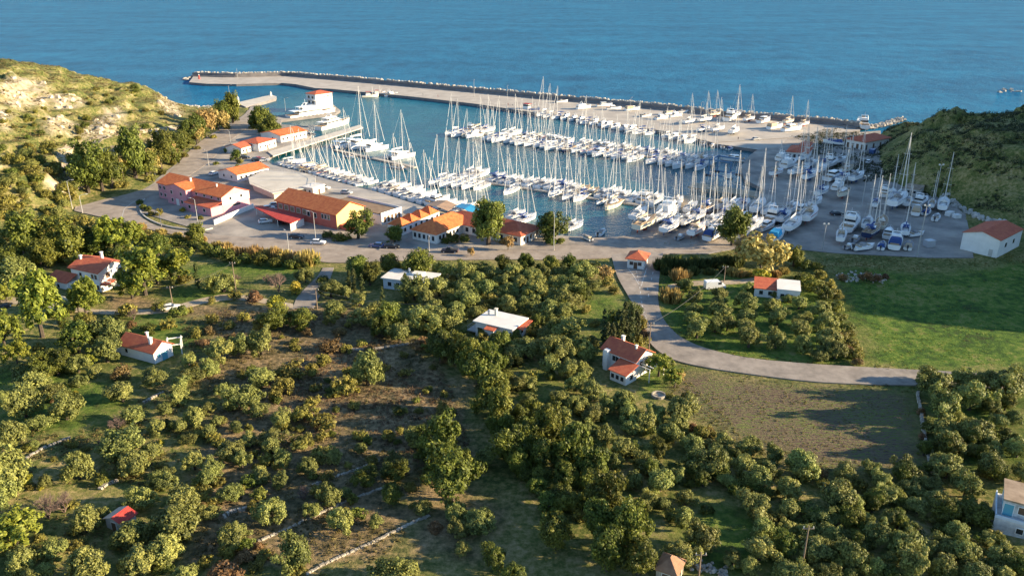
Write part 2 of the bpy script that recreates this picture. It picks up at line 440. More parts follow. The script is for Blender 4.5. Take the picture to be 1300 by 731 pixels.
def build_ground():
    ny, nx = GX.shape
    me = bpy.data.meshes.new('ground')
    co = np.stack([GX, GY, GZ], 2).reshape(-1, 3)
    idx = np.arange(ny * nx).reshape(ny, nx)
    q = np.stack([idx[:-1, :-1], idx[:-1, 1:], idx[1:, 1:], idx[1:, :-1]], 2).reshape(-1, 4)
    keep = (co[q][:, :, 2] > -3.9).any(1)
    q = q[keep]
    me.vertices.add(len(co)); me.vertices.foreach_set('co', co.ravel())
    me.loops.add(len(q) * 4); me.loops.foreach_set('vertex_index', q.ravel().astype(np.int32))
    me.polygons.add(len(q)); me.polygons.foreach_set('loop_start', np.arange(0, len(q) * 4, 4, dtype=np.int32))
    me.polygons.foreach_set('loop_total', np.full(len(q), 4, np.int32))
    me.update(calc_edges=True)
    ca = me.color_attributes.new('cover', 'FLOAT_COLOR', 'POINT')
    jx = (fbm(GX / 6, GY / 6) - 0.47) * 14; jy = (fbm(GX / 6 + 40, GY / 6) - 0.47) * 14
    g = soft(FIELD_GREEN, GX + jx * .5, GY + jy * .5); g = np.maximum(g, soft(ORCHARD, GX, GY) * 0.9)
    for p in GREENS: g = np.maximum(g, soft(p, GX + jx, GY + jy) * 0.85)
    d = np.zeros(GX.shape)
    for p in DRY: d = np.maximum(d, soft(p, GX + jx, GY + jy))
    dk = np.zeros(GX.shape)
    for p in SHADED_SOIL: dk = np.maximum(dk, soft(p, GX + jx, GY + jy)); d = np.maximum(d, dk * 0.9)
    s = soft(FIELD_PLOUGH, GX + jx * .4, GY + jy * .4)
    g = np.maximum(g, 0.55 * np.clip((fbm(GX / 25 + 3, GY / 25) - 0.5) * 6, 0, 1) * (GX > 0) * (GY < 230))
    rk = np.zeros(GX.shape)
    for p in BLUFFS: rk = np.maximum(rk, soft(p, GX + jx * .5, GY + jy * .5, 2.0))
    c = np.stack([g * (1 - s), d, s, rk], 2).reshape(-1, 4).astype(np.float32)
    ca.data.foreach_set('color', c.ravel())
    me.materials.append(MATS['ground'])
    me.polygons.foreach_set('use_smooth', np.ones(len(q), bool))
    o = bpy.data.objects.new('ground', me); scene.collection.objects.link(o)
    tag(o, 'rolling scrubby ground with fields and two rocky hills around the marina', kind='structure')
build_ground()

# ------------------------------------------------------------------ sea
def sea_material():
    m = bpy.data.materials.new('sea_water'); m.use_nodes = True
    nt = m.node_tree; N = nt.nodes; L = nt.links
    out = N['Material Output']; N.remove(N['Principled BSDF'])
    df = N.new('ShaderNodeBsdfDiffuse'); gl = N.new('ShaderNodeBsdfGlossy'); mxs = N.new('ShaderNodeMixShader')
    gl.inputs['Roughness'].default_value = 0.12; gl.inputs['Color'].default_value = (0.92, 0.96, 1, 1)
    fr = N.new('ShaderNodeFresnel'); fr.inputs['IOR'].default_value = 1.33
    tc = N.new('ShaderNodeTexCoord')
    mp = N.new('ShaderNodeMapping'); mp.inputs['Scale'].default_value = (1, 2.2, 1); mp.inputs['Rotation'].default_value = (0, 0, R(18))
    L.new(tc.outputs['Object'], mp.inputs['Vector'])
    def noise(s, d, r=0.6, src=None):
        n = N.new('ShaderNodeTexNoise'); n.inputs['Scale'].default_value = s; n.inputs['Detail'].default_value = d; n.inputs['Roughness'].default_value = r
        L.new(src or mp.outputs['Vector'], n.inputs['Vector']); return n.outputs['Fac']
    def math_(op, a, c, clamp=False):
        x = N.new('ShaderNodeMath'); x.operation = op; x.use_clamp = clamp
        for k, v in enumerate((a, c)):
            if isinstance(v, (int, float)): x.inputs[k].default_value = v
            else: L.new(v, x.inputs[k])
        return x.outputs[0]
    # shallow green water inside the harbour and near the coast, deep blue outside
    sx = N.new('ShaderNodeSeparateXYZ'); L.new(tc.outputs['Object'], sx.inputs[0])
    # distance beyond the line of the mole
    lin = math_('ADD', math_('MULTIPLY', sx.outputs[0], 0.60), math_('MULTIPLY', sx.outputs[1], 0.80))
    shel = math_('MULTIPLY', math_('SUBTRACT', 1.0, math_('MULTIPLY', math_('SUBTRACT', lin, 400.0), 0.012), True), math_('MULTIPLY', math_('ADD', sx.outputs[0], 215.0), 0.016, True))
    r = N.new('ShaderNodeMix'); r.data_type = 'RGBA'
    r.inputs['A'].default_value = (0.011, 0.125, 0.250, 1); r.inputs['B'].default_value = (0.006, 0.084, 0.112, 1)
    L.new(shel, r.inputs['Factor'])
    r2 = N.new('ShaderNodeMix'); r2.data_type = 'RGBA'; r2.blend_type = 'MULTIPLY'; r2.inputs['Factor'].default_value = 1.0
    rp = N.new('ShaderNodeValToRGB'); rp.color_ramp.elements[0].position = .36; rp.color_ramp.elements[1].position = .64
    rp.color_ramp.elements[0].color = (0.55, 0.62, 0.70, 1); rp.color_ramp.elements[1].color = (1.6, 1.5, 1.35, 1)
    mp2 = N.new('ShaderNodeMapping'); mp2.inputs['Scale'].default_value = (1.0, 0.55, 1); mp2.inputs['Rotation'].default_value = (0, 0, R(10))
    L.new(tc.outputs['Object'], mp2.inputs['Vector'])
    L.new(math_('ADD', math_('MULTIPLY', noise(0.05, 10, 0.75, mp2.outputs['Vector']), 0.6), math_('MULTIPLY', noise(0.0055, 6, 0.6, mp.outputs['Vector']), 0.4)), rp.inputs['Fac'])
    L.new(r.outputs['Result'], r2.inputs['A']); L.new(rp.outputs['Color'], r2.inputs['B'])
    L.new(r2.outputs['Result'], df.inputs['Color'])
    calm = math_('SUBTRACT', 1.0, math_('MULTIPLY', shel, 0.72))
    h = math_('ADD', math_('MULTIPLY', noise(0.16, 3), 1.0), math_('MULTIPLY', noise(0.6, 4), 0.38))
    bp = N.new('ShaderNodeBump'); bp.inputs['Distance'].default_value = 1.3
    L.new(math_('MULTIPLY', calm, 1.0), bp.inputs['Strength']); L.new(h, bp.inputs['Height'])
    for n_ in (df, gl, fr): L.new(bp.outputs['Normal'], n_.inputs['Normal'])
    # wave slopes and wave shadowing keep the mirror share of a ruffled sea well below that of still water
    lim = N.new('ShaderNodeMath'); lim.operation = 'MINIMUM'; L.new(fr.outputs[0], lim.inputs[0])
    L.new(math_('ADD', 0.10, math_('MULTIPLY', shel, 0.14)), lim.inputs[1])
    L.new(lim.outputs[0], mxs.inputs['Fac']); L.new(df.outputs[0], mxs.inputs[1]); L.new(gl.outputs[0], mxs.inputs[2]); L.new(mxs.outputs[0], out.inputs['Surface'])
    MATS['sea'] = m
sea_material()
mb = MB()
mb.add([(-9000, 60, 0), (9000, 60, 0), (9000, 22000, 0), (-9000, 22000, 0)], [(0, 1, 2, 3)])
tag(mb.build('sea', 'sea'), 'blue sea around the marina', kind='structure')

# ------------------------------------------------------------------ paved surfaces
mat('asphalt', (0.25, 0.205, 0.165), 0.9, scale=0.3, col2=(0.39, 0.325, 0.26), bump=0.25, bscale=6)
mat('asphalt_dark', (0.19, 0.165, 0.14), 0.9, scale=0.3, col2=(0.36, 0.31, 0.26), bump=0.25, bscale=6)
mat('yard_gravel', (0.20, 0.18, 0.16), 0.95, scale=0.11, col2=(0.42, 0.37, 0.31), bump=0.4, bscale=3)
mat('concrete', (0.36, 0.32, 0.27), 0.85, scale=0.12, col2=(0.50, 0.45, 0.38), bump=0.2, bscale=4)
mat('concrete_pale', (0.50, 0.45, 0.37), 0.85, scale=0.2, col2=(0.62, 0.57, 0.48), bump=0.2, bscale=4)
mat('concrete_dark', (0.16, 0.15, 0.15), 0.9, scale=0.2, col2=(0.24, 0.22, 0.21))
mat('dirt_track', (0.30, 0.24, 0.165), 0.95, scale=0.3, col2=(0.46, 0.385, 0.28), bump=0.4, bscale=2)
mat('paint_white', (0.50, 0.48, 0.44), 0.7, var=.25, scale=1.5)
mat('kerb', (0.50, 0.47, 0.42), 0.85, var=0.12, scale=0.8)
def slab(name, px, z0, z1, m, mside=None, label=None, kind='structure'):
    b = MB(); b.prism(pp(px, z1), z0, z1, 1 if mside else 0, 0)
    o = b.build(name, [m, mside] if mside else m)
    return tag(o, label, kind=kind)
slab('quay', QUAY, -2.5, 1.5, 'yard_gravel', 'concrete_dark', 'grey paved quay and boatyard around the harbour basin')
# paler concrete working strips on the quay (poured later, 4 mm proud)
def sheet(name, poly, z, m, label=None, th=0.004):
    b = MB(); b.prism(poly, z - 0.05, z, 0); return tag(b.build(name, m), label, kind='structure')
sheet('quay_promenade', pp('345,209.5 400,223.5 455,238.5 480,244.5 540,263.5 590,277.5 578,283 520,272 480,262 450,250 380,234 335,222 315,215 335,206'), 1.504, 'concrete', 'pale concrete promenade along the main quay')
sheet('quay_mole_apron', pp('905,182 961,190 990,186 1000,176 1060,168 903,160 860,158'), 1.506, 'concrete', 'pale concrete apron at the root of the mole')
sheet('quay_road_strip', pp('640,322 700,303 830,300 960,302 955,311 900,321 780,321'), 1.505, 'asphalt_dark', 'worn asphalt strip beside the lower boatyard')

def smooth(pts, n=8):
    pts = [Vector((p[0], p[1], 0)) for p in pts]
    out = []
    for i in range(len(pts) - 1):
        p0 = pts[max(i - 1, 0)]; p1 = pts[i]; p2 = pts[i + 1]; p3 = pts[min(i + 2, len(pts) - 1)]
        for k in range(n):
            t = k / n
            out.append(0.5 * ((2 * p1) + (p2 - p0) * t + (2 * p0 - 5 * p1 + 4 * p2 - p3) * t * t + (3 * p1 - p0 - 3 * p2 + p3) * t ** 3))
    out.append(pts[-1]); return out
def strip(name, left, right, m, dz=0.14, nx=5, n=8, label=None, zmin=None, th=0.5):
    """a road between two surveyed edges (pixel lists), laid over the terrain"""
    Lp = smooth([G(*p) for p in left], n); Rp = smooth([G(*p) for p in right], n)
    b = MB(); rows = []
    for a, c in zip(Lp, Rp):
        row = []
        for k in range(nx + 1):
            q = a.lerp(c, k / nx); z = max(terr(q.x, q.y), zmin or -9) + dz
            row.append((q.x, q.y, z))
        rows.append(row)
    n_, w = len(rows), nx + 1
    vv = [p for r_ in rows for p in r_]
    b.add(vv, [(i * w + k, i * w + k + 1, (i + 1) * w + k + 1, (i + 1) * w + k) for i in range(n_ - 1) for k in range(nx)])
    for k in (0, nx):
        vv = [r_[k] for r_ in rows] + [(r_[k][0], r_[k][1], r_[k][2] - th) for r_ in rows]
        b.add(vv, [(i, i + 1, n_ + i + 1, n_ + i) for i in range(n_ - 1)])
    o = b.build(name, m)
    for p in o.data.polygons: p.use_smooth = False
    return tag(o, label, kind='structure'), Lp, Rp
def P2(s): return [tuple(float(q) for q in t.split(',')) for t in s.split()]
RZ = 0.26
strip('road', P2('96,263 130,254.5 160,248.5 180,245 178,270 190,283 215,291 252,295.5 300,301 400,304 470,310 560,319 640,317.5 700,314 760,309 840,307 930,306'),
      P2('94,268 110,272 140,279 160,285 180,290 200,294 230,301 262,309 300,317 372,326 420,334 520,331.5 640,330 700,330.5 775,328 860,322 925,316'), 'asphalt', RZ, label='broad sunlit asphalt road running past the marina buildings')
strip('hill_road', P2('150,250 180,242 205,231 222,213 240,193 262,175 290,158 310,146 320,135'), P2('182,256 196,246 218,236 243,222 268,204 287,183 312,165 331,150 333,138'), 'asphalt', RZ + 0.004, label='asphalt road climbing along the pines towards the harbour mouth')
_, BL, BR = strip('branch_road', P2('776,324 783,350 796,374 808,395 817,415 826,437 848,454 880,464 940,474 1030,485 1110,489 1170,490 1250,494 1400,504'),
      P2('842,321 838,345 836,365 836,385 842,405 856,422 872,433 900,444 950,455 1020,462 1100,467 1180,471 1250,475 1400,480'), 'asphalt_dark', RZ + 0.008, label='asphalt road curving down past the olive orchard')
strip('farm_track', P2('372,392 376,380 384,370 396,358 404,350 410,340'), P2('398,392 404,380 410,370 416,360 420,352 424,340'), 'asphalt_dark', 0.12, label='short grey farm lane beside the garden')
strip('dirt_track', P2('96,240 82,220 72,203 72,192 84,184 120,174 160,168 200,162 240,155'), P2('110,238 96,218 88,203 92,193 104,187 130,178 165,172 205,167 245,160'), 'dirt_track', 0.15, nx=3, label='pale dirt track winding up the western hill')
strip('dirt_track', P2('0,376 40,380 110,392 200,392 260,378 300,374 372,386'), P2('0,384 40,389 110,398 200,398 262,385 305,381 374,393'), 'dirt_track', 0.10, nx=3, label='sandy track crossing the gardens below the houses')
strip('dirt_track', P2('848,362 880,357 930,356 962,352'), P2('846,368 880,363 930,361 962,358'), 'dirt_track', 0.12, nx=3, label='sandy drive leading to the orchard house')
# road paint: edge line, dashes, junction triangle
def paintline(pts, w=0.16, dash=None, dz=0.02):
    b = MB(); 
    for a, c in zip(pts[:-1], pts[1:]):
        d = (c - a); ln = d.length
        if ln < 0.05: continue
        d.normalize(); nrm = Vector((-d.y, d.x, 0)) * w / 2
        segs = [(0, ln)] if not dash else [(s, min(s + dash[0], ln)) for s in np.arange(0, ln, dash[0] + dash[1])]
        for s0, s1 in segs:
            q0, q1 = a + d * s0, a + d * s1
            b.add([q0 - nrm, q0 + nrm, q1 + nrm, q1 - nrm], [(0, 1, 2, 3)])
    return b
def onroad(s, dz=RZ + 0.014, zz=None):
    out = []
    for p in P2(s):
        q = G(*p); out.append(Vector((q.x, q.y, terr(q.x, q.y) + dz)))
    return out
jm = MB()
for s, dash in (('808,345 812,365 815,388 820,405 828,420', (1.6, 2.0)), ('797,341 805,352 812,364', None), ('821,341 817,354 814,364', None), ('800,354 820,352', None), ('829,346 826,360', (2, 3)), ('822,366 824,382', (2, 3))):
    q = paintline(onroad(s), 0.22, dash); jm.add(q.v, q.f)
tag(jm.build('road_marking', 'paint_white'), 'white lines at the junction by the guard booth', kind='structure')
jm = MB()
for s in ('160,285 155,276 158,266 168,258 184,252',):
    q = paintline(onroad(s), 0.25); jm.add(q.v, q.f)
tag(jm.build('road_marking', 'paint_white'), 'pale curved lane line at the bend by the pink building', kind='structure')
# kerbed island round the pink building
kb = MB()
kp = smooth([G(*p) for p in P2('184,254 178,262 180,272 192,281 215,289 252,293.5 270,291')], 6)
for a, c in zip(kp[:-1], kp[1:]):
    d = (c - a); mid = (a + c) / 2
    kb.box((mid.x, mid.y, 1.66), (d.length + 0.05, 0.45, 0.5), math.atan2(d.y, d.x))
tag(kb.build('kerb', 'kerb'), 'curved pale kerb round the forecourt of the pink building', kind='structure')

# ------------------------------------------------------------------ mole (breakwater)
INNER = P2('240,104.5 262,106.5 300,107 358,105.5 375,107 400,112 420,113 520,122.5 600,131.5 690,144.5 770,155.5 850,167.5 905,181')
OUTER = P2('246,96.5 268,97 300,97.8 358,96.3 380,97.2 405,99.5 425,101 520,109.3 600,116.5 690,125 770,132 850,139.5 905,145.5 985,152 1060,158 1092,163')
iw = [P(x, y, 1.8) for x, y in INNER]; ow = [P(x, y, 1.8) for x, y in OUTER]
root = thing('breakwater', 'long grey breakwater with a parapet wall closing off the harbour', 'breakwater', (iw[6].x, iw[6].y, 0))
off = Vector((-iw[6].x, -iw[6].y, 0))
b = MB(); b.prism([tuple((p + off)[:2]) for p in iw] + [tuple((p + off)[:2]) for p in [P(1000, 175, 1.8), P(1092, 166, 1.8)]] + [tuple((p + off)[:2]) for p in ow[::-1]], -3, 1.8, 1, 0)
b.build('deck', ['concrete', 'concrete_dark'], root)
b = MB()
wp = smooth([p + off for p in ow], 3)
for a, c in zip(wp[:-1], wp[1:]):
    d = c - a; m_ = (a + c) / 2; n_ = Vector((d.y, -d.x, 0)).normalized() * 1.0
    if n_.y > 0: n_ = -n_
    m_ = m_ + n_
    b.box((m_.x, m_.y, 3.2), (d.length + 0.4, 1.2, 2.8), math.atan2(d.y, d.x))
    m2 = m_ + n_ * 1.9
    b.box((m2.x, m2.y, 2.25), (d.length + 0.4, 2.6, 0.9), math.atan2(d.y, d.x), 0)
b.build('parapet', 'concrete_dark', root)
slab('breakwater_spur', '300,130.5 344,120.5 351,122.5 350,125 312,136', -2, 1.9, 'concrete_pale', 'concrete_dark', 'short pale concrete spur at the harbour mouth')
rng = random.Random(3)
mat('armour_stone', (0.30, 0.27, 0.23), 0.9, scale=0.5, col2=(0.58, 0.54, 0.47))
b = MB()
def rock(b, p, r, rng, m=0):
    q = []
    for z, k in ((-0.6, 0.7), (0.1, 1.0), (0.75, 0.55)):
        ring = []
        n = 5
        for i in range(n):
            a = 2 * math.pi * (i + rng.random() * .6) / n
            rr = r * k * rng.uniform(.7, 1.15)
            ring.append((p[0] + rr * math.cos(a), p[1] + rr * math.sin(a), p[2] + z * r * rng.uniform(.7, 1.1)))
        q.append(ring)
    b.loft(q, m)
wl = smooth(ow, 1)
for a, c in zip(wl[:-1], wl[1:]):
    ln = (c - a).length; d = (c - a).normalized(); nn = Vector((-d.y, d.x, 0))
    if nn.y < 0: nn = -nn
    for _ in range(int(ln * 1.3)):
        q = a + d * (rng.random() * ln) + nn * rng.uniform(-.6, 1.2)
        rock(b, (q.x, q.y, rng.uniform(4.4, 5.1)), rng.uniform(.7, 1.25), rng)
    for _ in range(int(ln * 1.1)):
        t = rng.random() * ln; s = rng.random()
        q = a + d * t + nn * (-0.6 + s * 8)
        rock(b, (q.x, q.y, 4.6 - s * 4.8), rng.uniform(.8, 1.5), rng)
for _ in range(40):
    a = rng.uniform(0, math.pi); q = P(247, 100.5, 0)
    rock(b, (q.x - 5 * math.sin(a) - rng.random() * 3, q.y + 10 * math.cos(a), 0.6), rng.uniform(.8, 1.4), rng)
tag(b.build('rock_armour', 'armour_stone'), 'pale boulders heaped along the sea side of the breakwater', kind='stuff')
b = MB()
for _ in range(420):
    x = rng.uniform(150, 300); t = (x - 150) / 150
    y = np.interp(x, [150, 179, 223, 256, 300], [113, 120, 135, 138, 133]) + rng.uniform(-1, 2.5)
    q = P(x, y, 0); rock(b, (q.x, q.y, 0.3), rng.uniform(.5, 1.8), rng)
for _ in range(160):
    x = rng.uniform(1075, 1150); y = np.interp(x, [1075, 1110, 1150], [161, 161, 150]) + rng.uniform(-2, 3)
    q = P(x, y, 0.5); rock(b, (q.x, q.y, 0.6), rng.uniform(.5, 1.5), rng)
for _ in range(14):
    q = P(rng.gauss(1288, 7), rng.gauss(115, 1.5), 0); rock(b, (q.x, q.y, -0.6), rng.uniform(1.0, 2.6), rng)
tag(b.build('shore_rocks', 'armour_stone'), 'loose rocks along the shoreline', kind='stuff')

mat('bluff_stone', (0.34, 0.28, 0.19), 0.95, scale=0.35, col2=(0.62, 0.53, 0.39), bump=.8, bscale=1.2)
b = MB(); rng = random.Random(17)
for poly in BLUFFS:
    x0, y0 = np.min(poly, 0); x1, y1 = np.max(poly, 0)
    for _ in range(int(min(70, (x1 - x0) * (y1 - y0) / 16))):
        x, y = rng.uniform(x0, x1), rng.uniform(y0, y1)
        if inside(poly, np.array([x]), np.array([y]))[0] and terr(x, y) > 1.5: rock(b, (x, y, terr(x, y) - .3), rng.uniform(.7, 2.6), rng)
tag(b.build('bluff_rocks', 'bluff_stone'), 'pale broken rock outcrops on the bluffs of the western hill', kind='stuff')
# ================================================================== VEGETATION
leafmat('leaf_olive', (0.080, 0.096, 0.028), (0.330, 0.340, 0.090), huevar=0.014, objrand=0.3)
leafmat('leaf_dark', (0.04, 0.056, 0.012), (0.19, 0.21, 0.034), objrand=0.3, huevar=0.02)
leafmat('leaf_pine', (0.07, 0.105, 0.014), (0.31, 0.33, 0.045), huevar=0.012)
leafmat('leaf_cypress', (0.03, 0.045, 0.015), (0.11, 0.125, 0.036))
leafmat('leaf_shrub', (0.07, 0.072, 0.018), (0.34, 0.30, 0.062), objrand=0.3, huevar=0.010)
leafmat('leaf_gold', (0.2, 0.145, 0.045), (0.5, 0.37, 0.13), objrand=0.15)
leafmat('leaf_yellow', (0.17, 0.17, 0.02), (0.5, 0.42, 0.05), objrand=0.15)
leafmat('leaf_rust', (0.10, 0.06, 0.025), (0.30, 0.19, 0.08), objrand=0.2)
leafmat('leaf_scrub', (0.045, 0.042, 0.015), (0.215, 0.16, 0.062), objrand=0.0, scale=0.10)
leafmat('leaf_heath', (0.06, 0.045, 0.022), (0.26, 0.18, 0.09), objrand=0.0, scale=0.2)
leafmat('leaf_hill', (0.05, 0.058, 0.016), (0.27, 0.205, 0.080), objrand=0.0, scale=0.08)
leafmat('leaf_headland', (0.020, 0.028, 0.011), (0.070, 0.080, 0.028), objrand=0.0, scale=0.10)
mat('bark', (0.07, 0.055, 0.042), 0.95, var=0.3, scale=4)
mat('bark_pale', (0.20, 0.165, 0.13), 0.95, var=0.3, scale=4)
mat('twig', (0.17, 0.12, 0.10), 0.95, var=0.3, scale=4)

def leaf_cloud(name, clumps, nleaf, leaf, m, rs, flat=0.0, up=0.25, long=1.0):
    """clumps: array of (x,y,z,r,cx,cy,cz) - small leaf faces spread over each clump"""
    C = np.asarray(clumps, float); n = len(C)
    N_ = n * nleaf
    u = rs.normal(size=(N_, 3)); u /= np.linalg.norm(u, axis=1)[:, None]
    rep = np.repeat(C, nleaf, 0)
    rad = rep[:, 3] * (0.55 + 0.5 * rs.random(N_))
    sc = np.array([1, 1, 0.85])
    pos = rep[:, :3] + u * rad[:, None] * sc
    nr = u * 0.75 + rs.normal(size=(N_, 3)) * 0.55 + np.array([0, 0, up])
    out = pos - rep[:, 4:7]; out /= np.linalg.norm(out, axis=1)[:, None] + 1e-6
    nr += out * 0.45
    nr /= np.linalg.norm(nr, axis=1)[:, None]
    t = np.cross(nr, rs.normal(size=(N_, 3))); t /= np.linalg.norm(t, axis=1)[:, None] + 1e-9
    w = np.cross(nr, t)
    sz = leaf * (0.55 + 0.8 * rs.random(N_))
    a = t * (sz * long)[:, None] * 0.5; b_ = w * sz[:, None] * 0.36
    V = np.stack([pos - a, pos + b_ - a * .15, pos + a, pos - b_ - a * .15], 1).reshape(-1, 3)
    me = bpy.data.meshes.new(name)
    me.vertices.add(len(V)); me.vertices.foreach_set('co', V.ravel().astype(np.float32))
    me.loops.add(len(V)); me.loops.foreach_set('vertex_index', np.arange(len(V), dtype=np.int32))
    me.polygons.add(N_); me.polygons.foreach_set('loop_start', np.arange(0, len(V), 4, dtype=np.int32))
    me.polygons.foreach_set('loop_total', np.full(N_, 4, np.int32))
    me.update(calc_edges=True)
    me.materials.append(MATS[m])
    return me
def crown(name, seed, rx, rz, cz, ncl, rcl, nleaf, leaf, m, low=-0.75, lump=0.35, fill=0.5, topheavy=0.0, long=1.2):
    rs = np.random.RandomState(seed)
    cl = []
    lob = [(rs.normal(size=3), rs.uniform(.6, 1.0)) for _ in range(5)]
    lob = [(l / np.linalg.norm(l), s) for l, s in lob]
    while len(cl) < ncl:
        d = rs.normal(size=3); d /= np.linalg.norm(d)
        if d[2] < low: continue
        k = 1.0 - lump * 0.5
        for l, s in lob: k += lump * s * max(0, float(d @ l) - 0.55)
        k *= rs.uniform(0.82, 1.08) if rs.random() > fill else rs.uniform(0.3, 0.85)
        zz = d[2] * rz * k
        wid = 1.0 + topheavy * d[2]
        r = rcl * rs.uniform(0.6, 1.35)
        cl.append((d[0] * rx * k * wid, d[1] * rx * k * wid, cz + zz, r, 0, 0, cz - rz * .3))
    return leaf_cloud(name, cl, nleaf, leaf, m, rs, long=long)
def trunk_mesh(seed, h, r, spread, top, m='bark', n=4):
    rg = random.Random(seed); b = MB()
    k = Vector((rg.uniform(-.15, .15), rg.uniform(-.15, .15), h))
    b.tube((0, 0, -0.4), k * .5, r * 1.25, r, 6); b.tube(k * .5, k, r, r * .85, 6)
    for i in range(n):
        a = 2 * math.pi * (i + rg.random() * .6) / n
        e = k + Vector((math.cos(a) * spread, math.sin(a) * spread, (top - h) * rg.uniform(.5, .9)))
        md = k.lerp(e, .5) + Vector((0, 0, .25))
        b.tube(k, md, r * .6, r * .4, 5); b.tube(md, e, r * .4, r * .12, 5)
    return b.mesh('trunk', m)
KINDS = {}
def kind(key, name, crowns, trunks, cat, width, partname='crown'):
    KINDS[key] = (name, crowns, trunks, cat, width, partname)
kind('o', 'olive_tree', [crown('olive_crown', 10 + i, 2.25 + .2 * (i % 3), 1.75 + .18 * (i % 4), 2.05, 66, 0.60, 105, 0.25, 'leaf_olive', low=-0.8, lump=0.75) for i in range(7)],
     [trunk_mesh(i, 1.2, .24, 1.2, 2.8) for i in range(3)], 'olive tree', 4.0)
kind('b', 'broadleaf_tree', [crown('broadleaf_crown', 30 + i, 2.5 + .2 * (i % 3), 2.4 + .25 * (i % 2), 2.75, 80, 0.64, 100, 0.26, 'leaf_dark', low=-0.9, lump=0.8) for i in range(5)],
     [trunk_mesh(20 + i, 1.6, .28, 1.3, 3.6) for i in range(2)], 'tree', 4.5)
def pine_crown(seed, rx, rz, cz):
    rs = np.random.RandomState(seed); cl = []
    for i in range(48):
        d = rs.normal(size=3); d /= np.linalg.norm(d)
        if d[2] < -0.45: d[2] = -d[2]
        k = rs.uniform(.72, 1.05) if rs.random() > .35 else rs.uniform(.3, .8)
        p = np.array([d[0] * rx * k, d[1] * rx * k, cz + d[2] * rz * k])
        for j in range(2):
            q = p + rs.normal(size=3) * .35
            cl.append((*q, .55 * rs.uniform(.7, 1.3), 0, 0, cz - rz))
    return leaf_cloud('pine_crown', cl, 46, 0.34, 'leaf_pine', rs, up=.4, long=1.5)
kind('p', 'pine_tree', [pine_crown(50 + i, 2.7 + .25 * (i % 2), 2.2 + .35 * (i % 3), 3.4) for i in range(4)], [trunk_mesh(40 + i, 2.6, .24, 1.2, 4.2) for i in range(2)], 'pine tree', 5.5)
def cyp(seed):
    rs = np.random.RandomState(seed); cl = []
    for i in range(60):
        z = rs.uniform(.2, 9.6); r = 1.05 * math.sin(math.pi * min(1, (z + 1.2) / 11.2)) ** .8
        a = rs.uniform(0, 6.28); k = rs.uniform(.3, 1)
        cl.append((math.cos(a) * r * k, math.sin(a) * r * k, z, .42 * rs.uniform(.7, 1.2), 0, 0, z - 1))
    return leaf_cloud('cypress_crown', cl, 36, .34, 'leaf_cypress', rs, up=.5, long=1.6)
kind('c', 'cypress_tree', [cyp(70 + i) for i in range(2)], [trunk_mesh(60, 1.0, .16, .3, 3, n=2)], 'cypress', 2.4)
def shrub_crowns(m, s0, n=3, nm='shrub_foliage'):
    return [crown(nm, s0 + i, 1.35, .95 + .1 * (i % 3), .7, 24, .45, 60, .24, m, low=-.3, lump=.6) for i in range(n)]
st = [trunk_mesh(80, .4, .07, .5, .9)]
kind('s', 'shrub', shrub_crowns('leaf_shrub', 90, 4), st, 'shrub', 2.6, 'foliage')
kind('d', 'dark_shrub', shrub_crowns('leaf_dark', 100, 3), st, 'shrub', 2.6, 'foliage')
kind('r', 'rust_shrub', shrub_crowns('leaf_rust', 110, 2), st, 'dry shrub', 2.6, 'foliage')
kind('y', 'yellow_shrub', shrub_crowns('leaf_yellow', 120, 2), st, 'yellow shrub', 2.6, 'foliage')
kind('t', 'tan_tree', [crown('tan_crown', 130 + i, 2.6, 2.0, 2.6, 44, .8, 50, .42, 'leaf_gold', low=-.5, lump=.5) for i in range(2)], [trunk_mesh(81, 1.2, .2, 1.2, 2.6)], 'tree', 5.2)
def bare(seed):
    rg = random.Random(seed); b = MB()
    def grow(p, d, ln, r, lv):
        e = p + d * ln; b.tube(p, e, r, r * .6, 4 if lv > 1 else 5, caps=False)
        if lv >= 4: return
        for _ in range(4 if lv < 3 else 3):
            nd = (d + Vector((rg.gauss(0, .5), rg.gauss(0, .5), rg.gauss(.15, .35)))).normalized()
            grow(p + d * ln * rg.uniform(.55, 1), nd, ln * rg.uniform(.55, .8), r * .58, lv + 1)
    for i in range(4):
        a = i * 1.57 + rg.random()
        grow(Vector((0, 0, 0)), Vector((math.cos(a) * .5, math.sin(a) * .5, 1)).normalized(), 1.5, .11, 0)
    return b.mesh('bare_branches', 'twig')
kind('w', 'bare_tree', [bare(5), bare(6)], [trunk_mesh(82, .6, .13, .3, 1.0, n=2)], 'bare tree', 4.6, 'branches')
def reeds(seed, m):
    rs = np.random.RandomState(seed); b = MB()
    for i in range(420):
        a = rs.uniform(0, 6.28); r = 1.5 * math.sqrt(rs.random()); h = rs.uniform(1.5, 3.2) * (1 - .2 * r)
        p = Vector((r * math.cos(a), r * math.sin(a), 0)); t = p * 1.28 + Vector((rs.normal() * .25, rs.normal() * .25, h))
        w = Vector((math.sin(a * 3), math.cos(a * 3), 0)) * .09
        b.add([p - w, p + w, t + w * 1.6 - Vector((0, 0, h * .25)), t], [(0, 1, 2, 3)])
    return b.mesh('reed_blades', m)
kind('g', 'reed_clump', [reeds(1, 'leaf_gold'), reeds(2, 'leaf_gold')], [], 'reeds', 3.6, 'blades')
kind('G', 'dark_reed_clump', [reeds(3, 'leaf_cypress')], [], 'reeds', 3.6, 'blades')

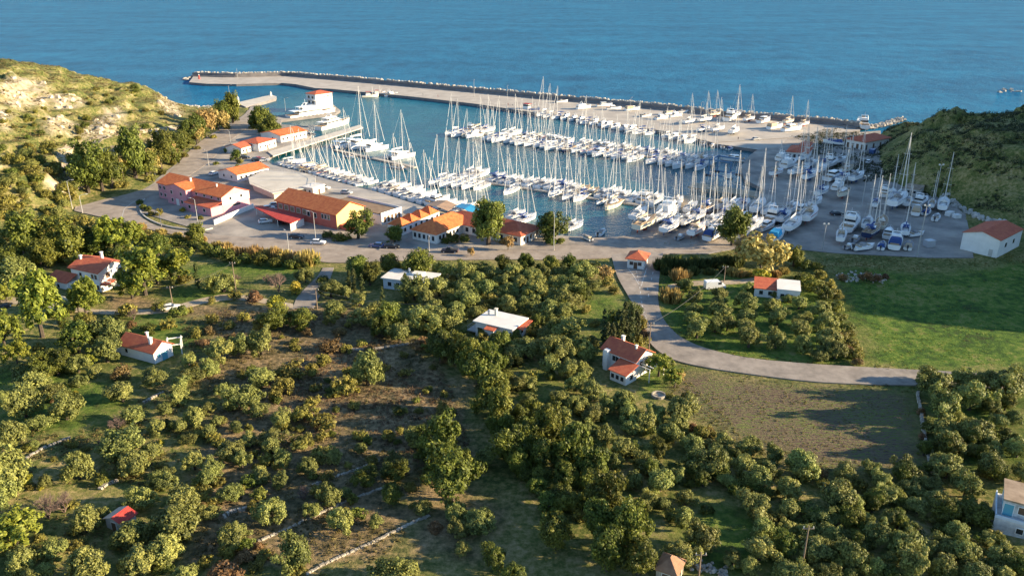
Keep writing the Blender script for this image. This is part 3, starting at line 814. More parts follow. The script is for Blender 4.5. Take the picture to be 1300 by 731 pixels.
TREES = []          # (kind, root, px, py, wpx, zone)
_rt = random.Random(11)
_used = {}
def plant(k, cx, cy, w, zone, hs=1.0, jitter=True, by_crown=True):
    name, crs, trs, cat, width, pn = KINDS[k]
    gp = G(cx, cy + (w * (.42 if k not in 'c' else 0) if by_crown else 0))
    s_ = w / (FOC / (gp.y * _cp + (CAM_H - gp.z) * _sp)) / width
    if k == 'c': s_ = max(s_, .6)
    root = thing(name, None, cat, (gp.x, gp.y, terr(gp.x, gp.y) - .05), _rt.uniform(0, 6.28), None, (s_ * _rt.uniform(.88, 1.12), s_ * _rt.uniform(.88, 1.12), s_ * hs * _rt.uniform(.8, 1.22)))
    link_mesh(pn, _rt.choice(crs), root)
    if trs: link_mesh('trunk', _rt.choice(trs), root)
    TREES.append((k, root, cx, cy, w, zone))
    return root
def rows(zone, s):
    for line in s.strip().splitlines():
        line = line.strip()
        if not line: continue
        k, rest = line.split(':', 1)
        for t in rest.split():
            a = [float(q) for q in t.split(',')]
            kk = k.strip()[0]
            plant(kk, a[0], a[1], a[2] * (.93 if 'bend' in zone and kk == 'o' else 1), zone, (a[3] if len(a) > 3 else 1.0) * (1.3 if 'belt' in zone and kk == 'b' else 1))
rows('the terraced scrubland in the lower left', '''
o: 44,486,36 70,498,24 34,514,36 86,516,38 50,534,28 14,552,38 6,504,20 100,462,24 156,494,36 198,475,30 244,474,24 230,488,26 226,504,26 248,530,24
o: 230,542,18 198,544,20 172,528,26 152,560,44 170,584,40 192,572,24 102,592,36 248,586,24 212,600,18 100,484,18 240,556,18 210,520,18
o: 266,466,26 284,494,18 308,504,32 328,518,26 334,476,34 356,530,24 346,552,28 346,568,24 294,570,32 308,584,22 360,580,24 422,580,22 502,586,24 458,568,16
o: 264,518,18 266,548,18 330,599,20 268,594,22 12,601,50 6,623,36 180,631,30 208,609,26 166,675,40 180,703,44 212,693,44 238,635,40 226,665,48 114,717,46 40,729,24 236,729,30
o: 112,659,36 68,697,34 30,711,34 266,603,28 334,603,22 294,623,28 356,609,22 346,647,38 420,631,26 398,647,18 438,623,16 434,659,32 298,671,28 294,685,32 376,703,44
o: 478,661,18 500,721,46 264,647,24 536,641,24 578,647,26 608,657,40 584,671,24 588,693,20 522,723,26 616,578,28 392,592,26 318,556,18 276,534,16 300,540,18 384,560,20
b: 628,709,32 652,725,32 704,679,42 686,615,28 696,639,28 462,607,26,0.8 500,597,28 498,629,28
p: 26,675,52
s: 368,466,34 360,486,28 386,518,34 412,530,32 384,556,28 406,568,24 330,476,20 440,488,32 395,505,22 350,500,18 410,550,18 290,515,14 320,575,14 280,560,14 250,610,16 130,600,14 320,640,16
y: 34,607,18 52,618,8 96,498,10 205,560,8
r: 155,469,26 286,713,48,0.7 552,665,20 70,505,12 392,640,14 412,657,12 258,640,16 310,700,26 330,690,14
w: 150,533,30 62,641,40 82,636,34 386,623,26 128,560,14
''')
rows('the dense belt of trees in the lower middle', '''
o: 656,486,24 672,484,24 672,504,22 696,522,22 722,470,26 732,486,24 712,504,24 752,496,28 736,514,24 770,514,24 716,526,22 752,528,26 764,556,24 632,488,32 696,466,28 722,542,26
o: 468,472,40,1.1 524,552,22 592,594,22 740,470,24 748,548,22
b: 606,472,38 626,472,30 624,508,44 632,526,40 660,530,24 694,552,42 652,574,42 676,568,34 688,584,34 732,576,46 560,572,52 574,611,56,0.8 720,609,36 660,593,28 748,599,40 762,643,46,1.1
b: 760,671,40 770,705,44 792,681,50 810,709,46 560,442,36 580,452,26 600,458,28 590,466,24 545,560,22 584,590,30 712,590,30 640,548,26 664,552,24
s: 696,540,18 736,556,20 610,490,18 640,505,16 702,560,18
r: 736,558,22 600,600,14 640,512,12 565,455,14
w: 808,655,30
d: 568,552,12 540,575,20 548,590,18
''')
rows('the dense olive grove in the lower right', '''
o: 790,508,30 796,522,24 832,522,26 818,536,26 862,518,34 860,534,26 848,550,26 792,568,32 828,568,26 878,562,30 918,556,24 908,568,22 820,586,30 896,588,38 940,590,28 948,564,28
o: 982,576,26 1016,586,36 972,596,26 924,580,18 836,609,34 804,609,24 858,603,22 824,633,24 842,639,18 870,629,24 866,657,26 924,607,24 862,697,36 892,685,36 956,635,42 962,607,34
o: 1000,621,28 1000,643,30 968,669,28 964,693,40 1000,667,20 930,707,24 950,717,24 1000,721,38 1034,647,26 1024,671,24 1032,693,40 1018,591,32 784,641,26 800,540,24 780,585,24
o: 1176,476,24 1186,490,38 1218,478,30 1248,484,30 1278,484,42 1230,504,38 1194,516,42 1258,514,26 1270,532,22 1286,530,20 1240,544,38 1194,544,28 1202,564,32 1234,568,20 1260,570,26 1256,586,34 1200,590,38 1290,568,28
o: 1072,596,30 1106,594,26 1146,596,28 1058,629,40 1048,657,28 1050,673,24 1070,679,20 1076,703,38 1046,691,20 1050,723,26 1078,727,20 1116,611,30 1128,625,30 1152,615,26 1178,611,28 1094,659,20
o: 1126,659,24 1108,677,32 1142,687,34 1164,639,28 1224,615,36 1212,675,30 1172,691,26 1200,691,30 1224,701,30 1254,683,24 1266,701,32 1156,715,38 1196,717,30 1236,723,34 1272,727,24 1294,709,22 1188,631,26 1114,631,24
o: 1212,640,24 1110,720,24 1090,690,20 1130,706,20 1085,640,22 1296,600,24 1220,548,20 1214,530,18
b: 1196,649,36 1236,651,36 1146,599,30 1176,540,16 1172,570,18 1176,592,16
t: 856,478,20 1140,600,14
p: 836,466,28,1.2 856,480,28
r: 1042,598,20 880,540,14 900,545,12 1168,520,12 1170,552,12
s: 870,500,14 888,548,14 905,548,14 850,500,12
''')
rows('the gardens around the houses on the left', '''
p: 54,402,62,1.1 10,435,46,1.2 185,352,54 168,364,36 110,388,34,1.5 228,338,48 200,345,36 165,306,42 148,310,40 24,455,30
b: 100,428,44 90,312,46 120,306,44 35,308,50 60,322,40 150,330,30 15,330,34 250,300,26 200,312,30
o: 20,345,44 45,360,24 140,424,38 137,446,32 98,460,28 120,470,20 60,466,26 284,356,34 388,350,20 420,366,28 424,390,26 306,438,30 332,436,34 278,446,34 30,470,24 240,458,22 8,372,20
o: 468,396,34 508,424,26 456,380,20 440,372,18
b: 496,406,36 482,416,26 354,402,38,0.9 384,404,30 456,342,30 470,352,24
c: 252,366,8 220,362,8 450,372,8 460,374,8 486,394,8 516,386,9 444,366,7
d: 228,392,22 205,388,16 190,414,18 400,330,16 410,352,20
s: 163,390,28 215,410,18 250,420,16 270,404,16 290,410,18 310,398,18 330,410,20 420,404,18 300,372,18 235,350,20 355,470,14 410,455,18 440,440,16 460,432,16 375,430,14 270,380,12
y: 376,366,16,1.3 352,382,26 346,413,12 270,356,14
r: 322,372,26 420,432,30,0.8 432,418,18 260,432,18 470,440,12 300,424,20 268,418,16 390,420,14 168,410,14
w: 354,358,30 340,352,18 170,398,18 300,352,16
''')
rows('the olive grove behind the white flat-roofed house', '''
o: 560,342,24 626,344,24 650,346,26 678,350,26 692,348,20 708,344,22 738,346,26 588,364,28 618,366,24 648,368,24 678,368,28 704,358,22 722,364,28 558,364,28 596,378,32 552,386,26 708,378,30 722,382,26 644,384,26
o: 672,386,20 696,396,28 680,398,20 714,398,26 542,402,42 568,408,30 718,418,36 526,368,30 578,450,28 606,462,24 692,424,24 668,440,34 650,446,28 692,444,30 712,446,36 742,448,26 752,432,16 644,460,18 590,346,22 606,352,20 660,358,18
o: 736,372,22 748,360,18 540,380,26 580,392,26 604,394,20 576,376,20 610,344,18 640,356,18 690,374,20 724,348,18 742,338,18 700,412,20 730,432,20
b: 532,336,42 496,340,26 632,436,30 552,438,22 670,336,20 700,338,20 720,336,20 640,336,20
p: 622,452,20,1.3
d: 612,336,18 650,338,16 685,338,16 740,334,18 755,338,16 600,338,18
t: 768,344,24
r: 532,432,24 570,452,12 745,352,14 795,400,18
c: 766,436,10 774,440,9
s: 770,356,16 780,366,14 745,390,14 756,408,14
''')
rows('the tall cypress group beside the red-roofed house', '''
c: 770,452,11 776,456,12 784,436,12 792,438,13 800,442,13 788,446,12 778,446,10 808,436,11 796,432,12
s: 812,430,20 806,440,18 815,408,18 822,455,16
r: 808,402,22 818,420,18
b: 780,408,22 800,402,24
y: 806,434,12
''')
rows('the olive orchard inside the road bend', '''
o: 880,378,22 879,392,22 878,403,22 884,418,28 914,374,22 912,384,22 914,396,27 907,412,24 923,412,20 946,382,30 946,400,27 946,416,28 950,430,28 980,386,24 986,402,28 984,430,30 1014,384,22
o: 1018,406,22 1016,420,26 1018,436,24 1042,392,26 1048,410,28 1052,432,32 1060,446,24 872,362,18 948,366,18 1040,450,20 1000,378,16 984,372,16
d: 868,358,20 1030,358,26 1044,368,26 1058,384,24 1064,400,22 1075,412,20 1020,350,24 1066,446,16
s: 1052,360,18 1040,346,20 1062,372,18 1078,432,20 1084,446,22 1070,424,18 1080,420,14
r: 1060,424,18 1074,440,18 1088,456,16 1070,350,14 1100,350,18 1112,352,14 1124,349,12
g: 851,370,28 862,348,20 872,346,14
y: 966,344,24
t: 964,322,58,0.9 945,316,30
g: 930,344,14 940,346,12 950,346,10 985,346,12 995,342,12
G: 838,334,20 850,332,20 862,333,20 874,332,20 886,331,20 898,331,20 910,330,20 920,329,20 934,330,20 845,342,14 880,342,14 900,342,14 920,340,14
b: 1007,326,28
d: 880,326,12 862,326,10 1020,334,18 1036,336,16
''')
rows('the roadside in front of the marina', '''
g: 300,316,18 312,318,18 324,318,20 338,319,20 350,320,20 362,322,20 376,324,20 390,326,24 288,312,14 276,309,14 240,300,12 256,303,14 205,292,12 225,297,12 180,287,12
d: 290,322,20 310,326,20 330,328,20 350,330,20 370,332,20 275,318,20 262,312,22 244,308,22 225,304,20 385,334,16
s: 130,283,20 150,288,22 172,294,22 110,280,22 190,299,20 95,276,20 80,282,24 60,290,24 40,282,22 20,292,24 118,292,20 210,305,20
b: 620,292,46,1.1 697,290,36,0.95 455,290,32 501,298,24 929,296,38,1.15
d: 430,298,18 416,297,14 700,304,16 712,304,12 640,304,14 575,302,16 590,302,14 440,300,12 565,304,12
t: 645,312,14,1.6 598,322,9,1.9
d: 178,256,10 188,264,10 182,262,10
s: 203,268,12 192,270,9 238,274,8 255,276,8 500,290,8 
y: 232,266,8
''')
rows('the row of trees along the hill road', '''
b: 130,228,34,1.2 186,212,30,1.2 214,198,26,1.2 233,182,24,1.2 251,170,24,1.2 283,152,24,1.2 112,226,42,1.25 143,223,36,1.3 172,210,38,1.35 165,196,28,1.2 205,203,28,1.3 225,188,28,1.3 240,172,24,1.3 296,146,26,1.2
t: 128,222,26,1.4 156,212,28,1.5 190,208,28,1.5 262,164,26,1.4 215,196,24,1.4 250,174,22,1.4 278,157,24,1.3
b: 331,154,28,1.5 345,160,26,1.4 338,168,18 355,170,12 322,178,14 300,198,14
s: 120,232,14 150,234,12 160,232,12 190,226,12 206,218,10 220,206,10 234,196,10 250,186,10 270,172,10 288,160,10 310,186,10 305,204,10 302,212,10 88,238,14 310,196,8
d: 105,210,16 118,204,14 128,196,14 92,214,14 100,196,12 250,160,12 262,155,10 172,110,10 173,114,10 275,206,8 290,190,10
''')
# wild shrubs scattered over the hills, each one a bush of its own
def scatter(zone, poly, n, ks, wmin, wmax, seed):
    rg = random.Random(seed); c = 0
    xs = [p[0] for p in poly]; ys = [p[1] for p in poly]
    while c < n:
        x, y = rg.uniform(min(xs), max(xs)), rg.uniform(min(ys), max(ys))
        if not inside(poly, np.array([x]), np.array([y]))[0]: continue
        plant(rg.choice(ks), x, y, rg.uniform(wmin, wmax) * (0.6 + 0.4 * (y - min(ys)) / (max(ys) - min(ys))), zone); c += 1
scatter('the slope of the western hill', [(0, 170), (60, 165), (75, 200), (95, 240), (95, 270), (60, 290), (0, 300)], 95, 'sssdo', 9, 24, 5)
scatter('the slope of the western hill', [(0, 105), (160, 112), (230, 150), (200, 160), (90, 180), (60, 165), (0, 165)], 45, 'sssd', 5, 12, 6)
scatter('the slope of the western hill', [(0, 296), (100, 285), (200, 305), (250, 320), (230, 335), (0, 345)], 26, 'sdbo', 18, 30, 7)

scatter('the terraced scrubland in the lower left', [(225, 385), (480, 392), (560, 470), (590, 560), (500, 650), (260, 640), (150, 600), (200, 500), (240, 470)], 115, 'sssd', 11, 24, 8)
scatter('the terraced scrubland in the lower left', [(0, 560), (150, 560), (250, 650), (420, 731), (0, 731)], 60, 'ssssdo', 14, 26, 9)
scatter('the dense belt of trees in the lower middle', [(560, 440), (640, 440), (700, 470), (770, 500), (790, 620), (760, 650), (690, 640), (650, 600), (620, 520)], 60, 'bbbsd', 20, 36, 10)
scatter('the dense olive grove in the lower right', [(790, 520), (860, 500), (960, 580), (1060, 610), (1200, 620), (1300, 700), (1300, 731), (990, 731), (960, 650), (840, 650), (800, 600)], 95, 'bbsdd', 18, 32, 12)
scatter('the dense olive grove in the lower right', [(1180, 500), (1300, 480), (1300, 600), (1200, 610)], 26, 'bbsd', 18, 30, 13)
scatter('the olive grove behind the white flat-roofed house', [(530, 350), (750, 340), (740, 380), (700, 440), (640, 450), (580, 440), (530, 400)], 60, 'bbsd', 14, 26, 14)
scatter('the gardens around the houses on the left', [(0, 340), (60, 340), (150, 380), (150, 470), (0, 480)], 26, 'bbspd', 16, 30, 15)
# low scrub that nobody could count, one mass per hillside
def scrub(name, label, m, polys, dens, rmin, rmax, seed, leaf=.3, nleaf=26, zk=.55):
    rs = np.random.RandomState(seed); cl = []
    for poly in polys:
        x0, y0 = np.min(poly, 0); x1, y1 = np.max(poly, 0)
        n = int((x1 - x0) * (y1 - y0) * dens)
        X = rs.uniform(x0, x1, n); Y = rs.uniform(y0, y1, n)
        k = inside(poly, X, Y) & (fbm(X / 11 + seed, Y / 11) > rs.uniform(.34, .56, n))
        X, Y = X[k], Y[k]; Z = terrv(X, Y)
        k = Z > 1.0; X, Y, Z = X[k], Y[k], Z[k]
        r = rs.uniform(rmin, rmax, len(X))
        cl.append(np.stack([X, Y, Z + r * zk * .5, r, X, Y, Z - r], 1))
    cl = np.concatenate(cl)
    me = leaf_cloud(name, cl, nleaf, leaf, m, rs, up=.5)
    o = link_mesh(name, me); return tag(o, label, kind='stuff')
def gp(s): return [tuple(G(*[float(q) for q in t.split(',')])[:2]) for t in s.split()]
HILL_W = [(-420, 230), (-300, 205), (-190, 225), (-165, 262), (-178, 300), (-160, 340), (-170, 420), (-200, 520), (-290, 600), (-420, 560)]
scrub('hillside_scrub', 'low scrub and dry grass covering the western hill', 'leaf_hill', [HILL_W], .26, .35, 1.15, 3, leaf=.45, nleaf=18)
HILL_E = [(140, 440), (138, 385), (150, 338), (168, 305), (180, 270), (190, 225), (330, 200), (330, 480), (220, 470)]
scrub('headland_scrub', 'dense dark scrub covering the eastern headland', 'leaf_headland', [HILL_E], .55, .5, 1.5, 4, leaf=.55, nleaf=20)
scrub('field_scrub', 'low dry scrub and weeds between the olive trees', 'leaf_scrub',
      [pp('225,385 480,392 540,440 570,480 600,560 560,640 480,731 240,731 150,600 60,600 200,500 240,470'), pp('0,560 150,560 240,731 0,731')], .75, .2, .75, 5, leaf=.26, nleaf=24)
scrub('heath_scrub', 'brown low heath bushes covering the dry clearing', 'leaf_heath', [pp('330,480 400,440 480,435 545,440 575,500 600,580 540,600 470,560 400,560 360,520'), pp('250,395 480,400 520,435 420,445 300,430')], 1.3, .2, .62, 15, leaf=.22, nleaf=24)
scrub('verge_weeds', 'weeds and rough grass along the verges and field edges', 'leaf_shrub',
      [pp('1040,322 1240,328 1300,318 1300,336 1120,345 1060,350 1000,330'), pp('830,300 1000,312 1010,340 840,340'), pp('868,452 950,474 1160,490 1160,497 1030,489 930,480 868,470'),
       pp('842,412 872,434 950,456 1100,468 1180,472 1180,468 1100,462 960,450 880,430 850,412'), pp('860,470 960,560 1060,590 1170,596 1170,606 1050,606 940,575 850,500')], .9, .15, .42, 6, leaf=.22, nleaf=16)
scrub('ploughed_weeds', 'sparse weeds growing in rows over the ploughed field', 'leaf_shrub', [FIELD_PLOUGH], .55, .10, .28, 8, leaf=.2, nleaf=12)
scrub('meadow_tufts', 'tufts of grass over the green fields', 'leaf_pine', [FIELD_GREEN, ORCHARD], .5, .10, .26, 9, leaf=.2, nleaf=12)
# ================================================================== BUILDINGS
mat('wall_white', (0.74, 0.72, 0.68), 0.85, var=0.07, scale=0.5)
mat('wall_cream', (0.66, 0.60, 0.47), 0.85, var=0.08, scale=0.5)
mat('wall_pink', (0.62, 0.29, 0.33), 0.85, var=0.08, scale=0.5)
mat('wall_pink_lit', (0.70, 0.52, 0.50), 0.85, var=0.06, scale=0.5)
mat('wall_yellow', (0.74, 0.56, 0.22), 0.85, var=0.07, scale=0.5)
mat('wall_red', (0.48, 0.12, 0.085), 0.85, var=0.10, scale=0.5)
mat('wall_blue', (0.60, 0.66, 0.72), 0.85, var=0.10, scale=0.5)
mat('wall_worn', (0.36, 0.36, 0.36), 0.9, scale=0.9, col2=(0.66, 0.65, 0.62))
mat('wall_grey', (0.46, 0.44, 0.41), 0.9, var=0.12, scale=0.5)
mat('stone_wall', (0.26, 0.22, 0.17), 0.95, scale=1.2, col2=(0.55, 0.48, 0.39), bump=0.6, bscale=3)
mat('roof_flat', (0.70, 0.67, 0.62), 0.9, var=0.08, scale=0.4)
mat('roof_brown', (0.22, 0.155, 0.10), 0.9, scale=0.6, col2=(0.40, 0.30, 0.21))
mat('roof_deck', (0.20, 0.13, 0.08), 0.9, scale=0.5, col2=(0.30, 0.21, 0.13))
mat('glass_dark', (0.025, 0.03, 0.035), 0.15, spec=0.6)
mat('window_white', (0.72, 0.71, 0.68), 0.6)
mat('door_blue', (0.10, 0.33, 0.42), 0.6)
mat('door_brown', (0.12, 0.07, 0.04), 0.7)
mat('metal_grey', (0.42, 0.42, 0.42), 0.45, metal=0.6)
mat('metal_red', (0.42, 0.05, 0.035), 0.6, var=0.15, scale=1.5)
mat('tarp_blue', (0.03, 0.30, 0.52), 0.55, var=0.12, scale=1.0)
mat('tarp_brown', (0.36, 0.24, 0.16), 0.8, var=0.12, scale=1.0)
mat('timber', (0.30, 0.23, 0.15), 0.9, scale=0.6, col2=(0.45, 0.36, 0.25), bump=.3, bscale=3)
def tile(name, c1, c2, sc=2.2):
    m = mat(name, c1, 0.8, scale=0.9, col2=c2)
    nt = m.node_tree; b = nt.nodes['Principled BSDF']
    tc = nt.nodes.new('ShaderNodeTexCoord'); wv = nt.nodes.new('ShaderNodeTexWave')
    wv.inputs['Scale'].default_value = sc; wv.inputs['Distortion'].default_value = 0.8
    wv.bands_direction = 'DIAGONAL'
    nt.links.new(tc.outputs['Object'], wv.inputs['Vector'])
    bp = nt.nodes.new('ShaderNodeBump'); bp.inputs['Strength'].default_value = .5; bp.inputs['Distance'].default_value = .1
    nt.links.new(wv.outputs['Fac'], bp.inputs['Height']); nt.links.new(bp.outputs['Normal'], b.inputs['Normal'])
tile('roof_tile', (0.56, 0.115, 0.032), (0.74, 0.225, 0.065))
tile('roof_tile_dark', (0.42, 0.085, 0.045), (0.56, 0.15, 0.065))
tile('roof_tile_old', (0.24, 0.12, 0.07), (0.38, 0.21, 0.12))
tile('roof_sheet_red', (0.40, 0.035, 0.028), (0.50, 0.07, 0.05), 3.0)
tile('roof_sheet_pale', (0.50, 0.36, 0.26), (0.62, 0.50, 0.40), 3.0)

class House:
    def __init__(s, name, label, cat, A, B, C, quay=True, group=None):
        f = (lambda p: P(p[0], p[1], 1.5)) if quay else (lambda p: Gz(*p))
        a, b, c = f(A), f(B), f(C)
        ux = Vector((b.x - a.x, b.y - a.y, 0)); s.L = ux.length; ux.normalize()
        uy = Vector((-ux.y, ux.x, 0))
        w = (c - b).dot(uy)
        w2 = (c - a).dot(uy)
        w = w if abs(w) > abs(w2) * .5 else w2
        org = a
        if w < 0:
            w = -w; org = b; ux = -ux
        s.W = w
        z = 1.5 if quay else min(a.z, b.z, c.z) - .1
        s.root = thing(name, label, cat, (org.x, org.y, z), math.atan2(ux.y, ux.x), group)
    def walls(s, x0, x1, y0, y1, h, rise=0, ridge='x', m='wall_white', z0=-.6, name='wall'):
        b = MB()
        if rise and ridge == 'x':
            ym = (y0 + y1) / 2
            sec = [(y0, z0), (y1, z0), (y1, h), (ym, h + rise), (y0, h)]
            b.loft([[(x, y, z) for y, z in sec] for x in (x0, x1)])
        elif rise and ridge == 'y':
            xm = (x0 + x1) / 2
            sec = [(x0, z0), (x1, z0), (x1, h), (xm, h + rise), (x0, h)]
            b.loft([[(x, y, z) for x, z in sec] for y in (y0, y1)])
        else:
            b.prism([(x0, y0), (x1, y0), (x1, y1), (x0, y1)], z0, h)
        return b.build(name, m, s.root)
    def roof(s, x0, x1, y0, y1, h, rise, ridge='x', m='roof_tile', ov=.45, t=.16, name='roof'):
        b = MB(); e = .02
        if ridge in 'xy':
            if ridge == 'x': a0, a1, c0, c1 = x0, x1, y0, y1
            else: a0, a1, c0, c1 = y0, y1, x0, x1
            cm = (c0 + c1) / 2; sl = rise / (c1 - cm)
            top = [(c0 - ov, h - ov * sl + e + t), (cm, h + rise + e + t), (c1 + ov, h - ov * sl + e + t)]
            bot = [(c1 + ov, h - ov * sl + e), (cm, h + rise + e), (c0 - ov, h - ov * sl + e)]
            sec = top + bot
            rg = [[((a, c, z) if ridge == 'x' else (c, a, z)) for c, z in sec] for a in (a0 - ov, a1 + ov)]
            n = 6; o = len(b.v)
            for r_ in rg: b.v.extend(r_)
            for i in range(6): b.f.append((i, (i + 1) % 6, 6 + (i + 1) % 6, 6 + i)); b.m.append(0)
            for k in (0, 6):
                b.f.append((k, k + 1, k + 4, k + 5)); b.f.append((k + 1, k + 2, k + 3, k + 4)); b.m += [0, 0]
        elif ridge == 'hip':
            X0, X1, Y0, Y1 = x0 - ov, x1 + ov, y0 - ov, y1 + ov
            w, l = Y1 - Y0, X1 - X0
            z = h + e
            if l >= w: r0, r1 = (X0 + w / 2, (Y0 + Y1) / 2), (X1 - w / 2 + .01, (Y0 + Y1) / 2)
            else: r0, r1 = ((X0 + X1) / 2, Y0 + l / 2), ((X0 + X1) / 2, Y1 - l / 2 + .01)
            base = [(X0, Y0), (X1, Y0), (X1, Y1), (X0, Y1)]
            vv = [(x, y, z) for x, y in base] + [(x, y, z + t) for x, y in base] + [(*r0, z + t + rise), (*r1, z + t + rise)]
            fs = [(3, 2, 1, 0)] + [(i, (i + 1) % 4, 4 + (i + 1) % 4, 4 + i) for i in range(4)]
            if l >= w: fs += [(4, 5, 9, 8), (5, 6, 9), (6, 7, 8, 9), (7, 4, 8)]
            else: fs += [(4, 5, 8), (5, 6, 9, 8), (6, 7, 9), (7, 4, 8, 9)]
            b.add(vv, fs)
        elif ridge == 'shed':      # falls towards y0
            b.add([(x0 - ov, y0 - ov, h + e), (x1 + ov, y0 - ov, h + e), (x1 + ov, y1, h + rise + e), (x0 - ov, y1, h + rise + e),
                   (x0 - ov, y0 - ov, h + e + t), (x1 + ov, y0 - ov, h + e + t), (x1 + ov, y1, h + rise + e + t), (x0 - ov, y1, h + rise + e + t)],
                  [(3, 2, 1, 0), (4, 5, 6, 7), (0, 1, 5, 4), (1, 2, 6, 5), (2, 3, 7, 6), (3, 0, 4, 7)])
        elif ridge == 'flat':
            b.prism([(x0 - ov, y0 - ov), (x1 + ov, y0 - ov), (x1 + ov, y1 + ov), (x0 - ov, y1 + ov)], h + e, h + e + t + .12)
        return b.build(name, m, s.root)
    def block(s, x0, x1, y0, y1, h, rise, ridge='x', m='wall_white', rm='roof_tile', ov=.45):
        s.walls(x0, x1, y0, y1, h, rise if ridge in 'xy' else 0, ridge, m)
        return s.roof(x0, x1, y0, y1, h, rise, ridge, rm, ov)
    def win(s, face, at, z, w=1.0, h=1.2, c=0.0, name='window', fm='window_white', pm='glass_dark'):
        """face: which way the wall looks (-y, +x, -x, +y); c: the wall's coordinate on that axis"""
        ax = face[1]; sg = -1 if face[0] == '-' else 1
        for a in at:
            f = MB(); p = MB()
            if ax == 'y':
                f.box((a, c + sg * .04, z), (w + .24, .08, h + .24)); p.box((a, c + sg * .06, z), (w, .09, h))
            else:
                f.box((c + sg * .04, a, z), (.08, w + .24, h + .24)); p.box((c + sg * .06, a, z), (.09, w, h))
            fo = f.build(name, fm, s.root); p.build('pane' if name == 'window' else 'door_leaf', pm, fo)
    def door(s, face, at, c=0.0, w=1.1, h=2.1, pm='door_brown'):
        s.win(face, at, h / 2, w, h, c, 'door', 'window_white', pm)
    def chimney(s, x, y, z0, z1, m='wall_white', w=.6):
        b = MB(); b.box((x, y, (z0 + z1) / 2), (w, w, z1 - z0)); b.box((x, y, z1 + .08), (w + .2, w + .2, .16)); b.build('chimney', m, s.root)
    def rail(s, pts, h=1.0, name='railing', m='metal_grey', z=0):
        b = MB()
        for a, c in zip(pts[:-1], pts[1:]):
            a = Vector(a); c = Vector(c); n = max(1, int((c - a).length / 1.5))
            b.tube(a + Vector((0, 0, h)), c + Vector((0, 0, h)), .04, n=4); b.tube(a + Vector((0, 0, h * .5)), c + Vector((0, 0, h * .5)), .03, n=4)
            for k in range(n + 1): q = a.lerp(c, k / n); b.tube(q, q + Vector((0, 0, h)), .04, n=4)
        b.build(name, m, s.root)

ar = np.arange
# --- pink two-storey building at the bend
h = House('pink_building', 'pink two-storey building with orange tiled roofs at the road bend', 'building', (203, 251), (284, 271), (317, 261.5))
L, W = h.L, h.W
h.block(0, L, 0, W, 6.2, 2.6, 'x', 'wall_pink', 'roof_tile')
h.block(.24 * L, .55 * L, -2.6, W * .55, 6.9, 1.5, 'y', 'wall_pink', 'roof_tile')
h.walls(.62 * L, L - .05, -5.2, -.02, 3.2, m='wall_pink'); h.roof(.62 * L, L - .05, -5.2, -.02, 3.2, 1.1, 'shed', 'roof_tile_dark')
b = MB(); b.box((L + .05, W / 2, 4.7), (.14, W + .3, 3.0)); b.build('lit_gable', 'wall_pink_lit', h.root)  # sheet added over the end wall, its paler pink painting the sunlight there
h.win('-y', [1.5, 4.2, .21 * L], 4.6, 1.0, 1.2, 0); h.win('-y', [1.5, 4.2, .21 * L], 1.7, 1.0, 1.2, 0)
h.win('-y', [.32 * L, .47 * L], 4.8, 1.0, 1.3, -2.6); h.win('-y', [.32 * L, .47 * L], 1.7, 1.0, 1.3, -2.6)
h.win('-y', [.62 * L, .74 * L, .85 * L, .95 * L], 5.3, 1.0, .9, 0); h.win('-y', [.68 * L, .78 * L, .9 * L], 1.8, 1.2, 1.2, -5.2)
h.win('+x', [W * .40, W * .47, W * .54, W * .61], 2.2, .8, .8, L + .02); h.win('+x', [W * .3, W * .7], 5.0, .9, 1.0, L + .12)
h.door('-y', [.40 * L], -2.6, 1.6, 2.4, 'window_white')
h.chimney(.42 * L, W * .3, 7.2, 9.4, 'wall_white'); h.chimney(.8 * L, W * .35, 7, 9, 'wall_white', .4)
# --- restaurant with yellow gable
h = House('restaurant_building', 'long red building with a bright yellow gable and orange roof', 'building', (353, 272.5), (428, 291.5), (461, 280))
L, W = h.L, h.W
h.block(0, L, 0, W, 5.6, 3.0, 'x', 'wall_red', 'roof_tile', .7)
b = MB(); sec = [(0.02, 0.2), (W - .02, .2), (W - .02, 5.5), (W / 2, 8.4), (0.02, 5.5)]
b.loft([[(x, y, z) for y, z in sec] for x in (L + .01, L + .14)]); b.build('gable_wall', 'wall_yellow', h.root)
h.win('-y', list(np.linspace(2, .48 * L, 5)), 3.6, 1.9, 1.7, 0, fm='window_white', pm='roof_deck')
h.win('-y', [.78 * L, .83 * L, .88 * L], 3.7, 1.0, 1.6, 0)
h.win('-y', [.55 * L, .66 * L], 3.3, 1.2, 1.6, 0)
h.walls(.40 * L, 1.28 * L, W + .02, W + 10.5, 3.4, m='wall_white', name='wall'); h.roof(.40 * L, 1.28 * L, W + .4, W + 10.1, 3.45, 0, 'flat', 'roof_deck', -.25)
b = MB(); b.box((1.28 * L - .12, W + 5.2, 3.9), (.25, 10.6, .9)); b.box((.84 * L, W + 10.4, 3.9), (.88 * L, .25, .9)); b.build('parapet', 'wall_white', h.root)
h.win('+x', list(np.linspace(W + 1.6, W + 9, 5)), 1.6, 1.1, 2.2, 1.28 * L, pm='door_brown')
h.walls(L + .16, L + 5, 1.2, W * .75, 1.6, m='wall_red', name='planter_wall')
